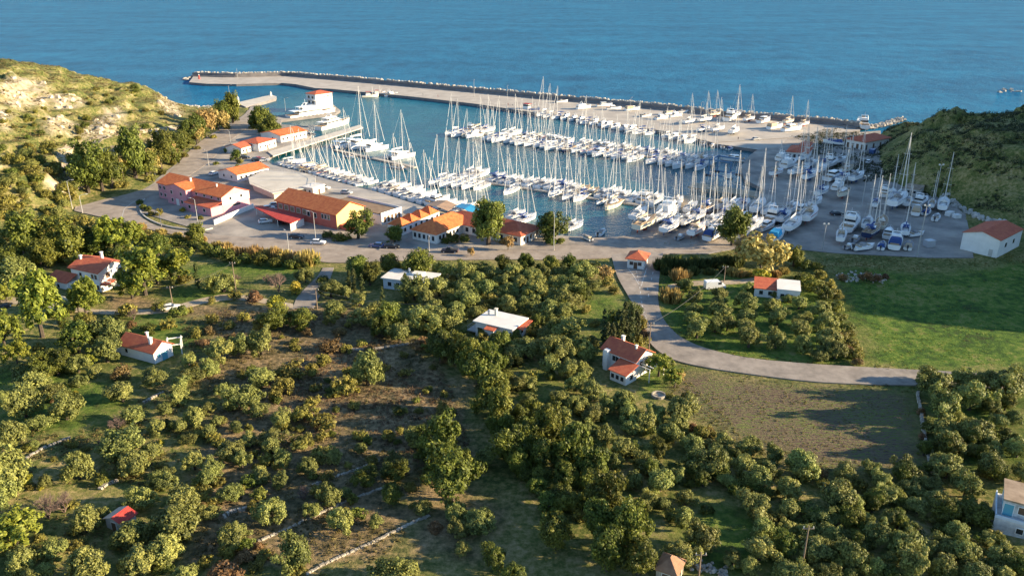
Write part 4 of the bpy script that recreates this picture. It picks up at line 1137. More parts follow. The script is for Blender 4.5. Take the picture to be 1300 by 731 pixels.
# --- carport in front of it
pts = [P(x, y, 4.2) for x, y in P2('323,264 352,279.5 369,284.5 387,276.5 365,270 331,262')]
c0 = sum(pts, Vector()) / 6
rt = thing('carport', 'open carport with a flat red sheet roof beside the parking bays', 'carport', (c0.x, c0.y, 1.5))
b = MB(); b.prism([tuple((p - c0)[:2]) for p in pts], 2.75, 3.05); b.build('roof', 'roof_sheet_red', rt)
for p in pts:
    q = (p - c0) * .93; b = MB(); b.tube((q.x, q.y, 0), (q.x, q.y, 2.75), .12, n=6); b.build('post', 'wall_white', rt)
q0, q1 = (pts[3] - c0) * .95, (pts[2] - c0) * .95
b = MB(); d = q1 - q0; mm = (q0 + q1) / 2; b.box((mm.x, mm.y, 1.3), (d.length, .2, 2.7), math.atan2(d.y, d.x)); b.build('end_wall', 'wall_white', rt)
# --- white long building
h = House('store_building', 'long low white building with one red tiled roof above the octagonal terrace', 'building', (302, 231.4), (341.6, 222), (278, 226))
L, W = h.L, h.W
h.block(0, L, 0, W, 3.2, 1.7, 'x', 'wall_white', 'roof_tile')
h.win('-y', list(np.linspace(2, L - 2, 6)), 1.8, 1.0, 1.0, 0)
h.win('-x', [W * .3, W * .7], 1.8, .9, 1.0, 0)
# --- octagonal terrace
pts = [P(x, y, 4.3) for x, y in P2('315,226 336,216 388,220 401,226.5 400,238 373,241 346,245.5 317,233.5')]
c0 = sum(pts, Vector()) / 8
rt = thing('terrace', 'raised octagonal pale terrace with a railing beside the small basin', 'terrace', (c0.x, c0.y, 1.5))
loc = [tuple((p - c0)[:2]) for p in pts]
b = MB(); b.prism(loc, 2.5, 2.85); b.build('deck', 'concrete_pale', rt)
b = MB(); b.prism([(x * .9, y * .9) for x, y in loc], -.5, 2.5); b.build('base', 'wall_cream', rt)
b = MB()
for (x0, y0), (x1, y1) in zip(loc, loc[1:] + loc[:1]):
    a, c = Vector((x0, y0, 2.85)) , Vector((x1, y1, 2.85)); n = int((c - a).length / 1.6) + 1
    b.tube(a + Vector((0, 0, 1)), c + Vector((0, 0, 1)), .05, n=4)
    for k in range(n): q = a.lerp(c, k / n); b.tube(q, q + Vector((0, 0, 1)), .05, n=4)
b.build('railing', 'wall_grey', rt)
h = House('kiosk_building', 'small cream flat-roofed kiosk at the corner of the octagonal terrace', 'kiosk', (384, 247), (398, 249), (402, 242))
h.block(0, h.L, 0, h.W, 3.0, 0, 'flat', 'wall_cream', 'roof_flat', .1); h.win('-y', [h.L * .3, h.L * .7], 1.7, 1, 1.1, 0); h.door('+x', [h.W * .5], h.L)
# --- sawtooth roofed shops
h = House('shop_row', 'white shop row with four small orange peaked roofs in line', 'building', (511, 299), (558, 279), (490, 296.5))
L, W = h.L, h.W
h.walls(0, L, 0, W, 3.0)
for k in range(4): h.roof(L * k / 4 + .02, L * (k + 1) / 4 - .02, 0, W, 3.0, 2.2, 'hip', 'roof_tile', .02 if 0 < k < 3 else .02)
h.win('-y', list(np.linspace(1.5, L - 1.5, 7)), 1.7, 1.1, 1.3, 0); h.win('-x', [W * .25, W * .6], 1.7, 1.1, 1.3, 0); h.door('-x', [W * .85], 0)
# --- L shaped hipped building
h = House('marina_office', 'L-shaped white building with big red hipped roofs by the dark cypress-like tree', 'building', (553.8, 310), (585, 297), (522, 304))
L, W = h.L, h.W
h.block(0, L + 7, 0, W, 3.3, 3.3, 'hip', 'wall_white', 'roof_tile', .6)
h.walls(L + 1, L + 13, -24, W - .3, 3.25); h.roof(L + 1, L + 13, -24, W - .3, 3.2, 2.7, 'hip', 'roof_tile_dark', .7)
h.win('-x', list(np.linspace(1.2, W - 1.2, 5)), 1.7, 1.0, 1.5, 0); h.win('-y', list(np.linspace(2, L - 2, 6)), 1.8, 1.1, 1.3, 0)
h.win('-x', list(np.linspace(-22, -2, 8)), 1.7, 1.2, 1.5, L + 1); h.win('-y', [L + 3, L + 7, L + 11], 1.7, 1.2, 1.4, -24); h.door('-y', [L + 5], -24)
# --- awnings
def awning(label, px, z, m):
    pts = [P(x, y, z) for x, y in P2(px)]; c = sum(pts, Vector()) / len(pts)
    rt = thing('awning', label, 'awning', (c.x, c.y, 1.5))
    loc = [p - c for p in pts]; b = MB()
    mid = [((loc[0] + loc[3]) / 2), ((loc[1] + loc[2]) / 2)]
    hz = z - 1.5
    vv = [(loc[0].x, loc[0].y, hz), (loc[1].x, loc[1].y, hz), (mid[1].x, mid[1].y, hz + .8), (mid[0].x, mid[0].y, hz + .8), (loc[2].x, loc[2].y, hz), (loc[3].x, loc[3].y, hz)]
    vv += [(x, y, zz - .08) for x, y, zz in vv]
    b.add(vv, [(0, 1, 2, 3), (3, 2, 4, 5), (9, 8, 7, 6), (11, 10, 8, 9), (0, 6, 7, 1), (4, 10, 11, 5), (1, 7, 8, 2), (2, 8, 10, 4), (5, 11, 9, 3), (3, 9, 6, 0)])
    b.build('canopy', m, rt)
    for p in loc:
        b = MB(); b.tube((p.x * .95, p.y * .95, 0), (p.x * .95, p.y * .95, hz), .06, n=5); b.build('post', 'metal_grey', rt)
awning('bright blue awning behind the red hipped roofs on the quay', '577,262 586,258 612,266 603,274', 4.2, 'tarp_blue')
awning('brown fabric awning between the shop row and the quay', '540,261 555,254 580,260 569,268', 4.0, 'tarp_brown')
# --- guard booth at the junction
h = House('guard_booth', 'small white booth with a red hipped roof at the road junction', 'booth', (796, 340), (817, 342.5), (819, 334))
L, W = h.L, h.W
h.block(0, L, 0, max(W, 5.5), 3.0, 1.7, 'hip', 'wall_white', 'roof_tile_dark', .7)
h.win('-y', [L * .25, L * .75], 1.7, 1.1, 1.1, 0); h.door('-y', [L * .5], 0); h.win('-x', [2.2], 1.7, 1.2, 1.1, 0); h.win('+x', [2.2], 1.7, 1.2, 1.1, L)
# --- shed at the right edge of the yard
h = House('boat_shed', 'tall pale shed with a red roof at the right edge of the boatyard', 'shed', (1218.5, 316), (1265, 327), (1281, 309))
L, W = h.L, h.W
h.block(0, L, 0, W, 5.6, 1.6, 'y', 'wall_white', 'roof_tile_dark', .3)
h.win('+x', [W * .3, W * .65], 3.0, 1.4, 1.4, L); h.door('-y', [L * .82], 0, 1.2, 2.2, 'wall_grey')
# --- houses
def dwelling(name, label, cat, A, B, C): return House(name, label, cat, A, B, C, quay=False)
h = dwelling('villa', 'white two-storey house with red roofs and two chimneys beside big pines', 'house', (94, 362), (129, 371), (160, 357))
L, W = h.L, h.W
h.block(0, L, 0, W, 6.2, 1.9, 'x', 'wall_white', 'roof_tile_dark', .6)
h.walls(-5.8, 2.2, -3.5, -.05, 2.8); h.roof(-5.8, 2.2, -3.5, -.05, 2.8, 1.5, 'shed', 'roof_tile_dark', .4)
h.win('-y', [L * .78, L * .9], 4.7, .9, 1.3, 0, pm='door_brown'); h.win('-y', [L * .8, L * .92], 1.6, .9, 1.4, 0, pm='door_brown'); h.win('-y', [L * .35], 4.5, .9, 1.2, 0)
h.win('+x', [W * .3, W * .75], 4.6, 1.2, 1.6, L, pm='door_brown'); h.win('+x', [W * .3], 1.7, 1.2, 1.6, L)
b = MB(); b.box((L + 1.1, W * .55, 3.1), (2.2, W * .8, .2)); b.build('balcony', 'wall_white', h.root); h.rail([(L + 2.1, W * .18, 3.2), (L + 2.1, W * .92, 3.2)], 1.0)
h.roof(L + .3, L + 2.4, 0, W * .35, 2.6, .7, 'shed', 'roof_tile_dark', .2, name='porch_roof')
h.win('-y', [-4, -1.5], 1.5, 1.0, 1.0, -3.5); h.chimney(.6, W * .35, 5.5, 8.6); h.chimney(L * .55, W * .62, 7, 9.6)
h = dwelling('cottage', 'single-storey white cottage with a red and orange gable roof below the pines', 'house', (154, 450), (197, 462), (217, 450))
L, W = h.L, h.W
h.block(0, L, 0, W, 3.1, 1.7, 'x', 'wall_white', 'roof_tile_dark', .45)
h.door('+x', [W * .55], L, 1.5, 2.1, 'door_blue'); h.win('+x', [W * .25], 1.8, .8, 1.0, L, pm='door_blue'); h.win('-x', [W * .5], 1.7, .9, 1.1, 0); h.win('-y', [L * .2], 1.8, .8, .9, 0)
h.chimney(L * .8, W * .3, 4, 5.6); h.chimney(L * .45, W * .75, 3.6, 5.2, w=.45)
h.walls(-2.5, -.05, .6, W - .4, 2.3, m='wall_white'); h.roof(-2.5, -.05, .6, W - .4, 2.3, 0, 'flat', 'roof_flat', .1)
pr = Gz(223, 446)
rt = thing('pergola', 'white timber pergola beside the cottage with the blue door', 'pergola', (pr.x, pr.y, pr.z), R(20))
for x, y in ((-1.5, -2), (1.5, -2), (-1.5, 2), (1.5, 2)):
    b = MB(); b.box((x, y, 1.2), (.22, .22, 2.6)); b.build('post', 'wall_white', rt)
b = MB(); b.box((0, -2, 2.6), (3.6, .22, .22)); b.box((0, 2, 2.6), (3.6, .22, .22)); b.box((-1.5, 0, 2.83), (.2, 4.6, .2)); b.box((1.5, 0, 2.83), (.2, 4.6, .2)); b.build('beam', 'wall_white', rt)
h = dwelling('flat_roof_villa', 'white flat-roofed villa in the middle of the olive grove', 'house', (604, 426), (650, 437), (675, 425))
L, W = h.L, h.W
h.block(0, L, 0, W, 4.0, 0, 'flat', 'wall_white', 'roof_flat', .5)
h.win('-y', [L * .13, L * .85], 1.9, 1.3, 1.4, 0); h.win('+x', [W * .3, W * .7], 1.9, 1.2, 1.4, L); h.door('-y', [L * .5], 0)
h.walls(L * .38, L * .62, -2.2, -.05, 3.6); h.roof(L * .38, L * .62, -2.2, -.05, 3.6, .35, 'shed', 'roof_tile_dark', .2, name='porch_roof')
h.roof(L + .1, L + 1.8, W * .3, W, 3.4, .5, 'shed', 'roof_tile_dark', .1, name='trim_roof')
b = MB(); b.box((-1.4, W * .4, .9), (2.8, W * .7, .25)); b.build('balcony', 'wall_grey', h.root); h.rail([(-2.7, W * .08, 1.0), (-2.7, W * .74, 1.0)])
h.chimney(L * .28, W * .72, 4, 6.0, 'wall_cream'); h.chimney(L * .12, W * .6, 4, 5.4, 'wall_grey', .35)
h = dwelling('garden_house', 'low bluish-white house with a wide flat roof among cypresses below the road', 'house', (487, 366), (545, 373), (553, 361))
L, W = h.L, h.W
h.block(0, L, 0, W, 3.2, 0, 'flat', 'wall_blue', 'roof_flat', .5)
h.win('-y', list(np.linspace(2, L - 2, 5)), 1.7, 1.1, 1.2, 0); h.win('+x', [W * .5], 1.7, 1.1, 1.2, L)
b = MB(); b.box((L * .62, W * .7, 3.75), (3.2, 2.4, .7)); b.build('skylight', 'wall_white', h.root); h.chimney(L * .4, W * .8, 3.3, 4.6, w=.4)
h = dwelling('stepped_house', 'white house with stepped red roofs behind the cypress group near the road bend', 'house', (764.5, 464), (806, 481), (829, 470))
L, W = h.L, h.W
h.block(0, L, 0, W, 4.6, 1.7, 'x', 'wall_white', 'roof_tile_dark', .5)
h.walls(L * .58, L + .4, -4.0, -.05, 2.5); h.roof(L * .58, L + .4, -4.0, -.05, 2.5, 1.2, 'shed', 'roof_tile_dark', .4)
h.walls(L * .12, L * .24, -1.2, -.03, 5.0); h.win('-y', [L * .35, L * .45], 3.2, .8, 1.2, 0); h.win('-y', [L * .66, L * .8, L * .94], 1.4, .8, 1.0, -4.0)
h.win('+x', [W * .3, W * .7], 3.2, 1, 1.2, L); h.win('+x', [-2], 1.5, 1.0, 1.2, L + .4); h.chimney(L * .3, W * .6, 5, 7.2); h.chimney(L * .8, W * .4, 5, 6.8, w=.4)
tr = MB(); 
for k in range(6): tr.box((L + 1.8, W * .1 + k * 1.1, 3.4), (3.4, .14, .14))
for x, y in ((L + 3.3, W * .1), (L + 3.3, W * .1 + 5.5)): tr.box((x, y, 1.6), (.16, .16, 3.4))
tr.build('trellis', 'window_white', h.root)
h = dwelling('orchard_house', 'low house half red-tiled and half flat white roof behind the olive orchard', 'house', (957, 376), (1014, 382), (1016, 371))
L, W = h.L, h.W
h.walls(0, L * .5, 0, W, 2.7); h.roof(0, L * .5, 0, W, 2.5, .9, 'shed', 'roof_tile_dark', .3)
h.walls(L * .5 + .02, L, -1.2, W, 3.2); h.roof(L * .5 + .02, L, -1.2, W, 3.2, 0, 'flat', 'roof_flat', .15)
h.win('-y', [L * .15, L * .35], 1.5, 1, 1.1, 0); h.win('-y', [L * .62], 1.6, 1, 1.1, -1.2); h.door('-y', [L * .8], -1.2); h.win('+x', [W * .5], 1.6, 1, 1.1, L)
h = dwelling('old_house', 'weathered two-storey pale house with a brown flat roof at the right edge', 'house', (1258, 674), (1335, 692), (1248, 650))
L, W = h.L, max(h.W, 7.5)
h.walls(0, L, 0, W, 3.0, m='wall_worn', name='lower_wall'); h.walls(.9, L - .3, 1.4, W - .2, 5.7, m='wall_worn', name='upper_wall', z0=2.9); h.roof(.9, L - .3, 1.4, W - .2, 5.7, 0, 'flat', 'roof_brown', .25)
b = MB(); b.box((L / 2, .1, 3.25), (L, .18, .5)); b.box((.1, W / 2, 3.25), (.18, W, .5)); b.build('parapet', 'wall_blue', h.root)
h.win('-y', [L * .42, L * .62, L * .85], 4.5, .9, 1.2, 1.4, pm='door_brown'); h.door('-y', [L * .16], 1.4, .01, .01); h.win('-y', [L * .2], 4.1, 1.3, 2.1, 1.4, 'door', 'window_white', 'door_blue')
h.win('-y', [L * .45, L * .75], 1.7, .9, .9, 0); h.win('-x', [W * .4, W * .75], 4.5, .8, 1.3, .9, pm='door_blue')
h = dwelling('metal_shed', 'small shed with a striped red metal roof among the lower-left olive trees', 'shed', (136, 669), (157, 678), (175, 665))
L, W = h.L, h.W
h.walls(0, L, 0, W, 2.1, .7, 'y', 'wall_grey')
for k in range(2):
    b = MB(); xm = L / 2
    x0, x1, z0, z1 = (-.3, xm, 2.04, 2.84) if k == 0 else (xm, L + .3, 2.84, 2.04)
    b.add([(x0, -.3, z0), (x1, -.3, z1), (x1, W + .3, z1), (x0, W + .3, z0), (x0, -.3, z0 + .08), (x1, -.3, z1 + .08), (x1, W + .3, z1 + .08), (x0, W + .3, z0 + .08)],
          [(3, 2, 1, 0), (4, 5, 6, 7), (0, 1, 5, 4), (1, 2, 6, 5), (2, 3, 7, 6), (3, 0, 4, 7)])
    b.build('roof_sheet', 'roof_sheet_pale' if k == 0 else 'roof_sheet_red', h.root)
h.door('-y', [L * .5], 0, .9, 1.8)
h = dwelling('stone_hut', 'old hut with a weathered brown tiled roof at the bottom edge', 'hut', (832, 737), (857, 746), (876, 731))
L, W = h.L, h.W
h.block(0, L, 0, W, 2.4, 1.4, 'hip', 'stone_wall', 'roof_tile_old', .3); h.win('+x', [W * .5], 1.4, .7, .9, L); h.door('-y', [L * .5], 0)
# --- harbour side buildings
h = House('control_tower', 'white three-storey harbour tower with a small red roof behind the superyachts', 'tower', (390, 138.5), (402, 140.5), (421, 137))
L, W = h.L, h.W
h.block(0, L, 0, W, 10.0, 1.6, 'hip', 'wall_white', 'roof_tile_dark', .5)
for z in (3.4, 6.6):
    b = MB(); b.box((L / 2, -.8, z), (L + 1, 1.8, .2)); b.build('balcony', 'wall_white', h.root); h.rail([(0, -1.6, z + .1), (L, -1.6, z + .1)], 1.0)
    h.win('-y', [L * .3, L * .7], z + 1.4, 1.8, 1.6, 0)
h.win('+x', [W * .25, W * .5, W * .75], 8.4, 1.6, 1.2, L)
h.block(-4, -.1, .5, W * .6, 3.0, 1.0, 'x', 'wall_white', 'roof_tile_dark', .3)
for nm, lb, A, B, C, hh, rg in (
    ('harbour_shop', 'white building with an orange roof next to the yellow pier', (357, 181.5), (390, 174.5), (353, 173), 3.6, 'x'),
    ('harbour_shop', 'white cube-like building with a red roof left of the yellow pier', (329, 192.5), (351, 186), (314, 187.5), 3.8, 'hip'),
    ('harbour_shop', 'smallest white hut with a red roof at the foot of the yellow pier', (307, 196), (320, 192), (298, 191), 3.0, 'x')):
    h = House(nm, lb, 'building', A, B, C)
    h.block(0, h.L, 0, h.W, hh, 1.5, rg, 'wall_white', 'roof_tile' if 'orange' in lb else 'roof_tile_dark', .4)
    h.win('-y', list(np.linspace(1.5, h.L - 1.5, max(2, int(h.L / 3)))), hh * .5, 1.0, 1.1, 0); h.win('-x', [h.W * .4], hh * .5, .9, 1.0, 0); h.door('-y', [h.L * .5], 0)
h = House('yard_office', 'white yard office with two red roofs in the middle of the boatyard', 'building', (998, 201.5), (1024, 204), (1028, 196))
L, W = h.L, h.W
h.block(0, L, 0, W, 3.4, 1.6, 'hip', 'wall_white', 'roof_tile_dark', .6)
h.walls(L * .45, L * .95, W * .55, W + 3, 5.0); h.roof(L * .45, L * .95, W * .55, W + 3, 5.0, 1.3, 'hip', 'roof_tile_dark', .4)
h.win('-y', list(np.linspace(1.5, L - 1.5, 4)), 1.7, 1.1, 1.5, 0); h.win('+x', [W * .5], 1.7, 1.1, 1.3, L)
h = House('arcade_building', 'white arcaded building with a broad red hipped roof under the headland cliff', 'building', (1073, 187), (1097, 191.5), (1109, 182))
L, W = h.L, h.W
h.block(0, L, 0, W, 4.2, 2.2, 'hip', 'wall_white', 'roof_tile_dark', .9)
h.win('-y', list(np.linspace(1.4, L - 1.4, 4)), 1.5, 1.4, 2.6, 0, pm='door_brown'); h.win('+x', list(np.linspace(1.5, W - 1.5, 4)), 1.5, 1.4, 2.6, L, pm='door_brown')
h = House('site_cabin', 'low grey cabin with a rusty flat roof at the foot of the headland', 'cabin', (1146, 247), (1166, 250), (1168, 244.5))
h.block(0, h.L, 0, max(h.W, 4), 2.8, 0, 'flat', 'wall_grey', 'roof_brown', .2); h.win('-y', [h.L * .3, h.L * .7], 1.6, 1, 1, 0); h.door('-y', [h.L * .5], 0)

# ------------------------------------------------------------------ walls, pontoons, piers
def drywall(name, label, px, hh, w, m='stone_wall', cat='wall', step=.7, seed=0, z=None):
    pts = [G(*p) for p in P2(px)]; rg = random.Random(seed); b = MB()
    for a, c in zip(pts[:-1], pts[1:]):
        d = c - a; n = max(1, int(Vector((d.x, d.y, 0)).length / step)); ang = math.atan2(d.y, d.x)
        for k in range(n):
            q = a.lerp(c, (k + .5) / n); gz = z if z is not None else terr(q.x, q.y)
            for lv in range(2):
                hz = hh / 2 * rg.uniform(.85, 1.15)
                b.box((q.x + rg.gauss(0, .06), q.y + rg.gauss(0, .06), gz - .12 + hh / 2 * (lv + .3)), (step * rg.uniform(.9, 1.12), w * rg.uniform(.8, 1.1) * (1 - .15 * lv), hz), ang + rg.gauss(0, .12), 0, rg.uniform(.8, .98))
    o = b.build(name, m); return tag(o, label, cat)
mat('stone_pale', (0.20, 0.175, 0.14), 0.95, scale=1.2, col2=(0.48, 0.43, 0.35))
drywall('stone_wall', 'longest dry stone terrace wall rising from the bottom edge', '388,729 412,716 440,703 470,690 500,675 525,663 546,654', .42, .5, 'stone_pale', step=.42, seed=1)
drywall('stone_wall', 'dry stone terrace wall in the middle of the three', '328,687 350,678 380,664 410,650 440,636 470,625 500,614', .40, .5, 'stone_pale', step=.42, seed=2)
drywall('stone_wall', 'dry stone terrace wall uppermost of the three on the scrubland', '396,616 420,607 450,597 482,584', .40, .5, 'stone_pale', step=.42, seed=3)
drywall('stone_wall', 'short curved stone wall above the green patch at the left', '32,583 45,575 60,567 78,560 90,556', .5, .55, 'stone_pale', seed=4)
drywall('stone_wall', 'broken stone wall beside the bare pink shrub', '283,657 296,650 312,646 322,644', .7, .8, 'stone_wall', step=.5, seed=5)
drywall('stone_wall', 'pale tumbled stone wall near the bare tree at the left', '182,512 196,504 208,498', 0.6, 0.6, 'stone_pale', step=.5, seed=6)
drywall('stone_wall', 'small heap-like stone wall left of the red metal shed', '126,622 136,615 150,610', .6, .9, 'stone_pale', step=.5, seed=7)
drywall('stone_wall', 'low stone wall along the right side of the ploughed field', '1164,498 1170,530 1176,570 1184,602', .8, .6, 'stone_wall', seed=8)
drywall('garden_wall', 'pale garden wall in front of the two-storey white house', '27,377 48,369 60,372 75,378 88,382', 1.0, .4, 'wall_cream', seed=9)
drywall('stone_wall', 'stone field edge wall in front of the dark soil patch', '420,437 450,445 480,443 520,437 545,436', .6, .7, 'stone_pale', seed=10)
pts = [P(*p) for p in P2('272,285.5 296,275 322,264')]
b = MB()
for a, c in zip(pts[:-1], pts[1:]):
    d = c - a; q = (a + c) / 2; b.box((q.x, q.y, 2.3), (d.length, .35, 1.6), math.atan2(d.y, d.x)); b.box((q.x, q.y, 3.18), (d.length, .5, .14), math.atan2(d.y, d.x))
tag(b.build('boundary_wall', 'wall_white'), 'white boundary wall between the pink building and the carport', 'wall')
rt = thing('stone_well', 'low round pale stone cistern in front of the stepped white house', 'cistern', Gz(836, 503))
b = MB(); ring = [[(r_ * math.cos(a), r_ * math.sin(a), z) for a in np.linspace(0, 2 * math.pi, 14, endpoint=False)] for r_, z in ((1.6, -.4), (1.5, .6), (1.2, .6), (1.2, .25))]
b.loft(ring); b.build('wall', 'stone_pale', rt)

def pier(name, label, px, z, m, piles=True):
    pts = [P(x, y, z) for x, y in P2(px)]; c = sum(pts, Vector()) / len(pts)
    rt = thing(name, label, 'pier', (c.x, c.y, 0)); b = MB(); b.prism([tuple((p - c)[:2]) for p in pts], z - .45, z); b.build('deck', m, rt)
    if piles:
        for i in range(len(pts)):
            a, e = pts[i] - c, pts[(i + 1) % len(pts)] - c
            n = max(1, int((e - a).length / 6))
            for k in range(n):
                q = a.lerp(e, (k + .5) / n) * .985; b = MB(); b.tube((q.x, q.y, -2), (q.x, q.y, z - .45), .3, n=6); b.build('pile', 'concrete_dark', rt)
pier('pier', 'long pale yellow pier sheltering the small basin', '340,192.5 457,158.5 461,162 347,198', 1.9, 'concrete_pale')
pier('timber_pier', 'timber travel-lift pier nearest the blue gantry', '873,237 882,232 962,243 962,250', 1.9, 'timber')
pier('timber_pier', 'wide timber jetty where the inner pontoon meets the boatyard', '831,263 860,246.5 884,249 942,257 940,263 880,262 836,268', 1.75, 'timber')
def pontoon(label, p0, p1, w=2.4, z=.55):
    a, c = P(*p0, z), P(*p1, z); d = c - a; n = int(d.length / 12)
    rt = thing('pontoon', label, 'pontoon', (a.x, a.y, 0), math.atan2(d.y, d.x))
    for k in range(n):
        b = MB(); l = d.length / n; b.box((l * (k + .5), 0, .28), (l - .15, w, .55)); b.build('deck', 'concrete', rt)
    for k in range(0, n + 1, 2):
        b = MB(); l = d.length / n; b.tube((l * k, w / 2 + .3, -1), (l * k, w / 2 + .3, 1.6), .2, n=6); b.build('pile', 'metal_grey', rt)
    return a, d
PA = pontoon('outer floating pontoon, the far one lined with yachts on both sides', (586, 166), (905, 209.5))
PB = pontoon('inner floating pontoon reaching the timber jetty', (570, 224), (834, 263))
PC = pontoon('short dark pontoon where the catamarans lie', (425, 190), (527, 212))
# ================================================================== BOATS
mat('gel_white', (0.86, 0.85, 0.82), 0.25, spec=0.5)
mat('gel_cream', (0.74, 0.68, 0.54), 0.3, spec=0.5)
mat('gel_navy', (0.02, 0.035, 0.09), 0.25, spec=0.5)
mat('gel_blue', (0.03, 0.12, 0.38), 0.3, spec=0.5)
mat('gel_grey', (0.40, 0.41, 0.43), 0.3, spec=0.5)
mat('antifoul_blue', (0.03, 0.07, 0.20), 0.8)
mat('antifoul_red', (0.28, 0.05, 0.04), 0.8)
mat('antifoul_black', (0.03, 0.03, 0.035), 0.8)
mat('deck_white', (0.76, 0.74, 0.70), 0.6, var=.06, scale=1.0)
mat('deck_teak', (0.36, 0.25, 0.15), 0.7, var=.15, scale=2.0)
mat('alloy', (0.74, 0.72, 0.68), 0.35, metal=0.15, spec=0.6)
mat('wire', (0.45, 0.45, 0.45), 0.4)
mat('canvas_blue', (0.03, 0.07, 0.22), 0.85)
mat('canvas_sky', (0.05, 0.38, 0.62), 0.8, var=.15, scale=.8)
mat('canvas_white', (0.72, 0.70, 0.66), 0.85)
mat('canvas_tan', (0.46, 0.36, 0.25), 0.85)
mat('canvas_red', (0.36, 0.04, 0.04), 0.85)
mat('canvas_grey', (0.30, 0.30, 0.31), 0.85)
mat('rubber', (0.05, 0.05, 0.055), 0.8)
mat('tube_grey', (0.45, 0.46, 0.48), 0.6)
def hull(L, B, fb, draft, hm, anti, stripe, deck, transom=.78, flare=1.0, sheer=.35, n=10, cockpit=True):
    """lofted hull: stern at -L/2, bow at +L/2, waterline at z=0"""
    rings = []
    for k in range(n + 1):
        t = k / n; x = -L / 2 + L * t
        w = (transom + (1 - transom) * math.sin(min(t / .55, 1) * math.pi / 2)) if t < .55 else max(.02, math.cos((t - .55) / .45 * math.pi / 2) ** .8)
        bb = B / 2 * w; top = fb + sheer * (t ** 2) * 1.2
        kd = -draft * math.sin(math.pi * min(max(t * .92 + .06, 0), 1)) ** .6
        fx = .35 * (t > .85) * (t - .85) / .15 * L * .10
        rings.append([(x + fx, -bb, top), (x + fx * .7, -bb * .985, top - .22), (x, -bb * (.93 / flare), .10), (x, -bb * .62 / flare, kd * .6), (x, 0, kd), (x, bb * .62 / flare, kd * .6),
                      (x, bb * (.93 / flare), .10), (x + fx * .7, bb * .985, top - .22), (x + fx, bb, top)])
    b = MB(); o = 0; m_ = 9
    for r_ in rings: b.v.extend(r_)
    for k in range(n):
        for i in range(8):
            b.f.append((k * 9 + i, k * 9 + i + 1, (k + 1) * 9 + i + 1, (k + 1) * 9 + i))
            b.m.append(2 if i in (0, 7) else (0 if i in (1, 6) else 1))
    b.f.append(tuple(range(9))); b.m.append(0)
    b.f.append(tuple(n * 9 + i for i in range(9))[::-1]); b.m.append(0)
    # deck, slightly cambered, let down a little behind the toe rail
    for k in range(n):
        p0, p1 = rings[k], rings[k + 1]
        v = [(p0[0][0], p0[0][1] * .97, p0[0][2] - .04), (p0[0][0], 0, p0[0][2] + .05), (p0[8][0], p0[8][1] * .97, p0[8][2] - .04),
             (p1[0][0], p1[0][1] * .97, p1[0][2] - .04), (p1[0][0], 0, p1[0][2] + .05), (p1[8][0], p1[8][1] * .97, p1[8][2] - .04)]
        b.add(v, [(0, 3, 4, 1), (1, 4, 5, 2)], 3)
    return b, [hm, anti, stripe, deck]
def frustum(b, x0, x1, w0, w1, z0, z1, in0=.3, in1=.5, inw=.15, m=0):
    """cabin: base x0..x1, half-widths w0 (aft) w1 (fwd); top drawn in"""
    b.add([(x0, -w0, z0), (x1, -w1, z0), (x1, w1, z0), (x0, w0, z0), (x0 + in0, -w0 + inw, z1), (x1 - in1, -w1 + inw, z1), (x1 - in1, w1 - inw, z1), (x0 + in0, w0 - inw, z1)],
          [(3, 2, 1, 0), (4, 5, 6, 7), (0, 1, 5, 4), (1, 2, 6, 5), (2, 3, 7, 6), (3, 0, 4, 7)], m)
def band(b, x0, x1, w0, w1, z0, z1, in0, in1, inw, f0, f1, grow=.025, m=0):
    """window band wrapped round a cabin made by frustum, between height fractions f0 and f1"""
    def lv(f):
        return (x0 + in0 * f - grow, x1 - in1 * f + grow, w0 - inw * f + grow, w1 - inw * f + grow, z0 + (z1 - z0) * f)
    a, c = lv(f0), lv(f1)
    v = [(a[0], -a[2], a[4]), (a[1], -a[3], a[4]), (a[1], a[3], a[4]), (a[0], a[2], a[4]), (c[0], -c[2], c[4]), (c[1], -c[3], c[4]), (c[1], c[3], c[4]), (c[0], c[2], c[4])]
    b.add(v, [(3, 2, 1, 0), (4, 5, 6, 7), (0, 1, 5, 4), (1, 2, 6, 5), (2, 3, 7, 6), (3, 0, 4, 7)], m)
def rig(root, xm, zdeck, hm, blen, cover, L, B, spreaders=2, furl='canvas_white', r=.13):
    b = MB(); b.tube((xm, 0, zdeck), (xm, 0, hm), r, r * .62, 6); mo = b.build('mast', 'alloy', root)
    for k in range(spreaders):
        b = MB()
        z = zdeck + (hm - zdeck) * (k + 1) / (spreaders + 1); w = B * .34 * (1 - .2 * k)
        b.tube((xm, -w, z), (xm, w, z), .045, n=4)
        b.build('spreader', 'alloy', mo)
    b = MB(); b.tube((xm - .2, 0, zdeck + 1.15), (xm - blen, 0, zdeck + 1.2), .09, n=6); bo = b.build('boom', 'alloy', root)
    b = MB(); b.loft([[(x, .0 + rr * math.cos(a), zdeck + 1.38 + .15 * f + rr * 1.25 * math.sin(a)) for a in np.linspace(0, 2 * math.pi, 7, endpoint=False)] for x, rr, f in
                      ((xm - .25, .24, 1.2), (xm - blen * .5, .21, .5), (xm - blen + .1, .10, 0))]); b.build('sail_cover', cover, bo)
    b = MB(); b.tube((L / 2 - .35, 0, zdeck + .35), (xm + (L / 2 - xm) * .10, 0, hm * .93), .13, .06, 5); b.build('furled_foresail', furl, root)
    b = MB(); top = (xm, 0, hm - .1)
    b.tube(top, (-L / 2 + .15, 0, zdeck - .15), .022, n=3)
    for s in (-1, 1):
        b.tube(top, (xm - .2, s * B * .44, zdeck - .3), .02, n=3); b.tube((xm, 0, zdeck + (hm - zdeck) * .6), (xm - .5, s * B * .45, zdeck - .3), .018, n=3)
    b.build('rigging', 'wire', root)
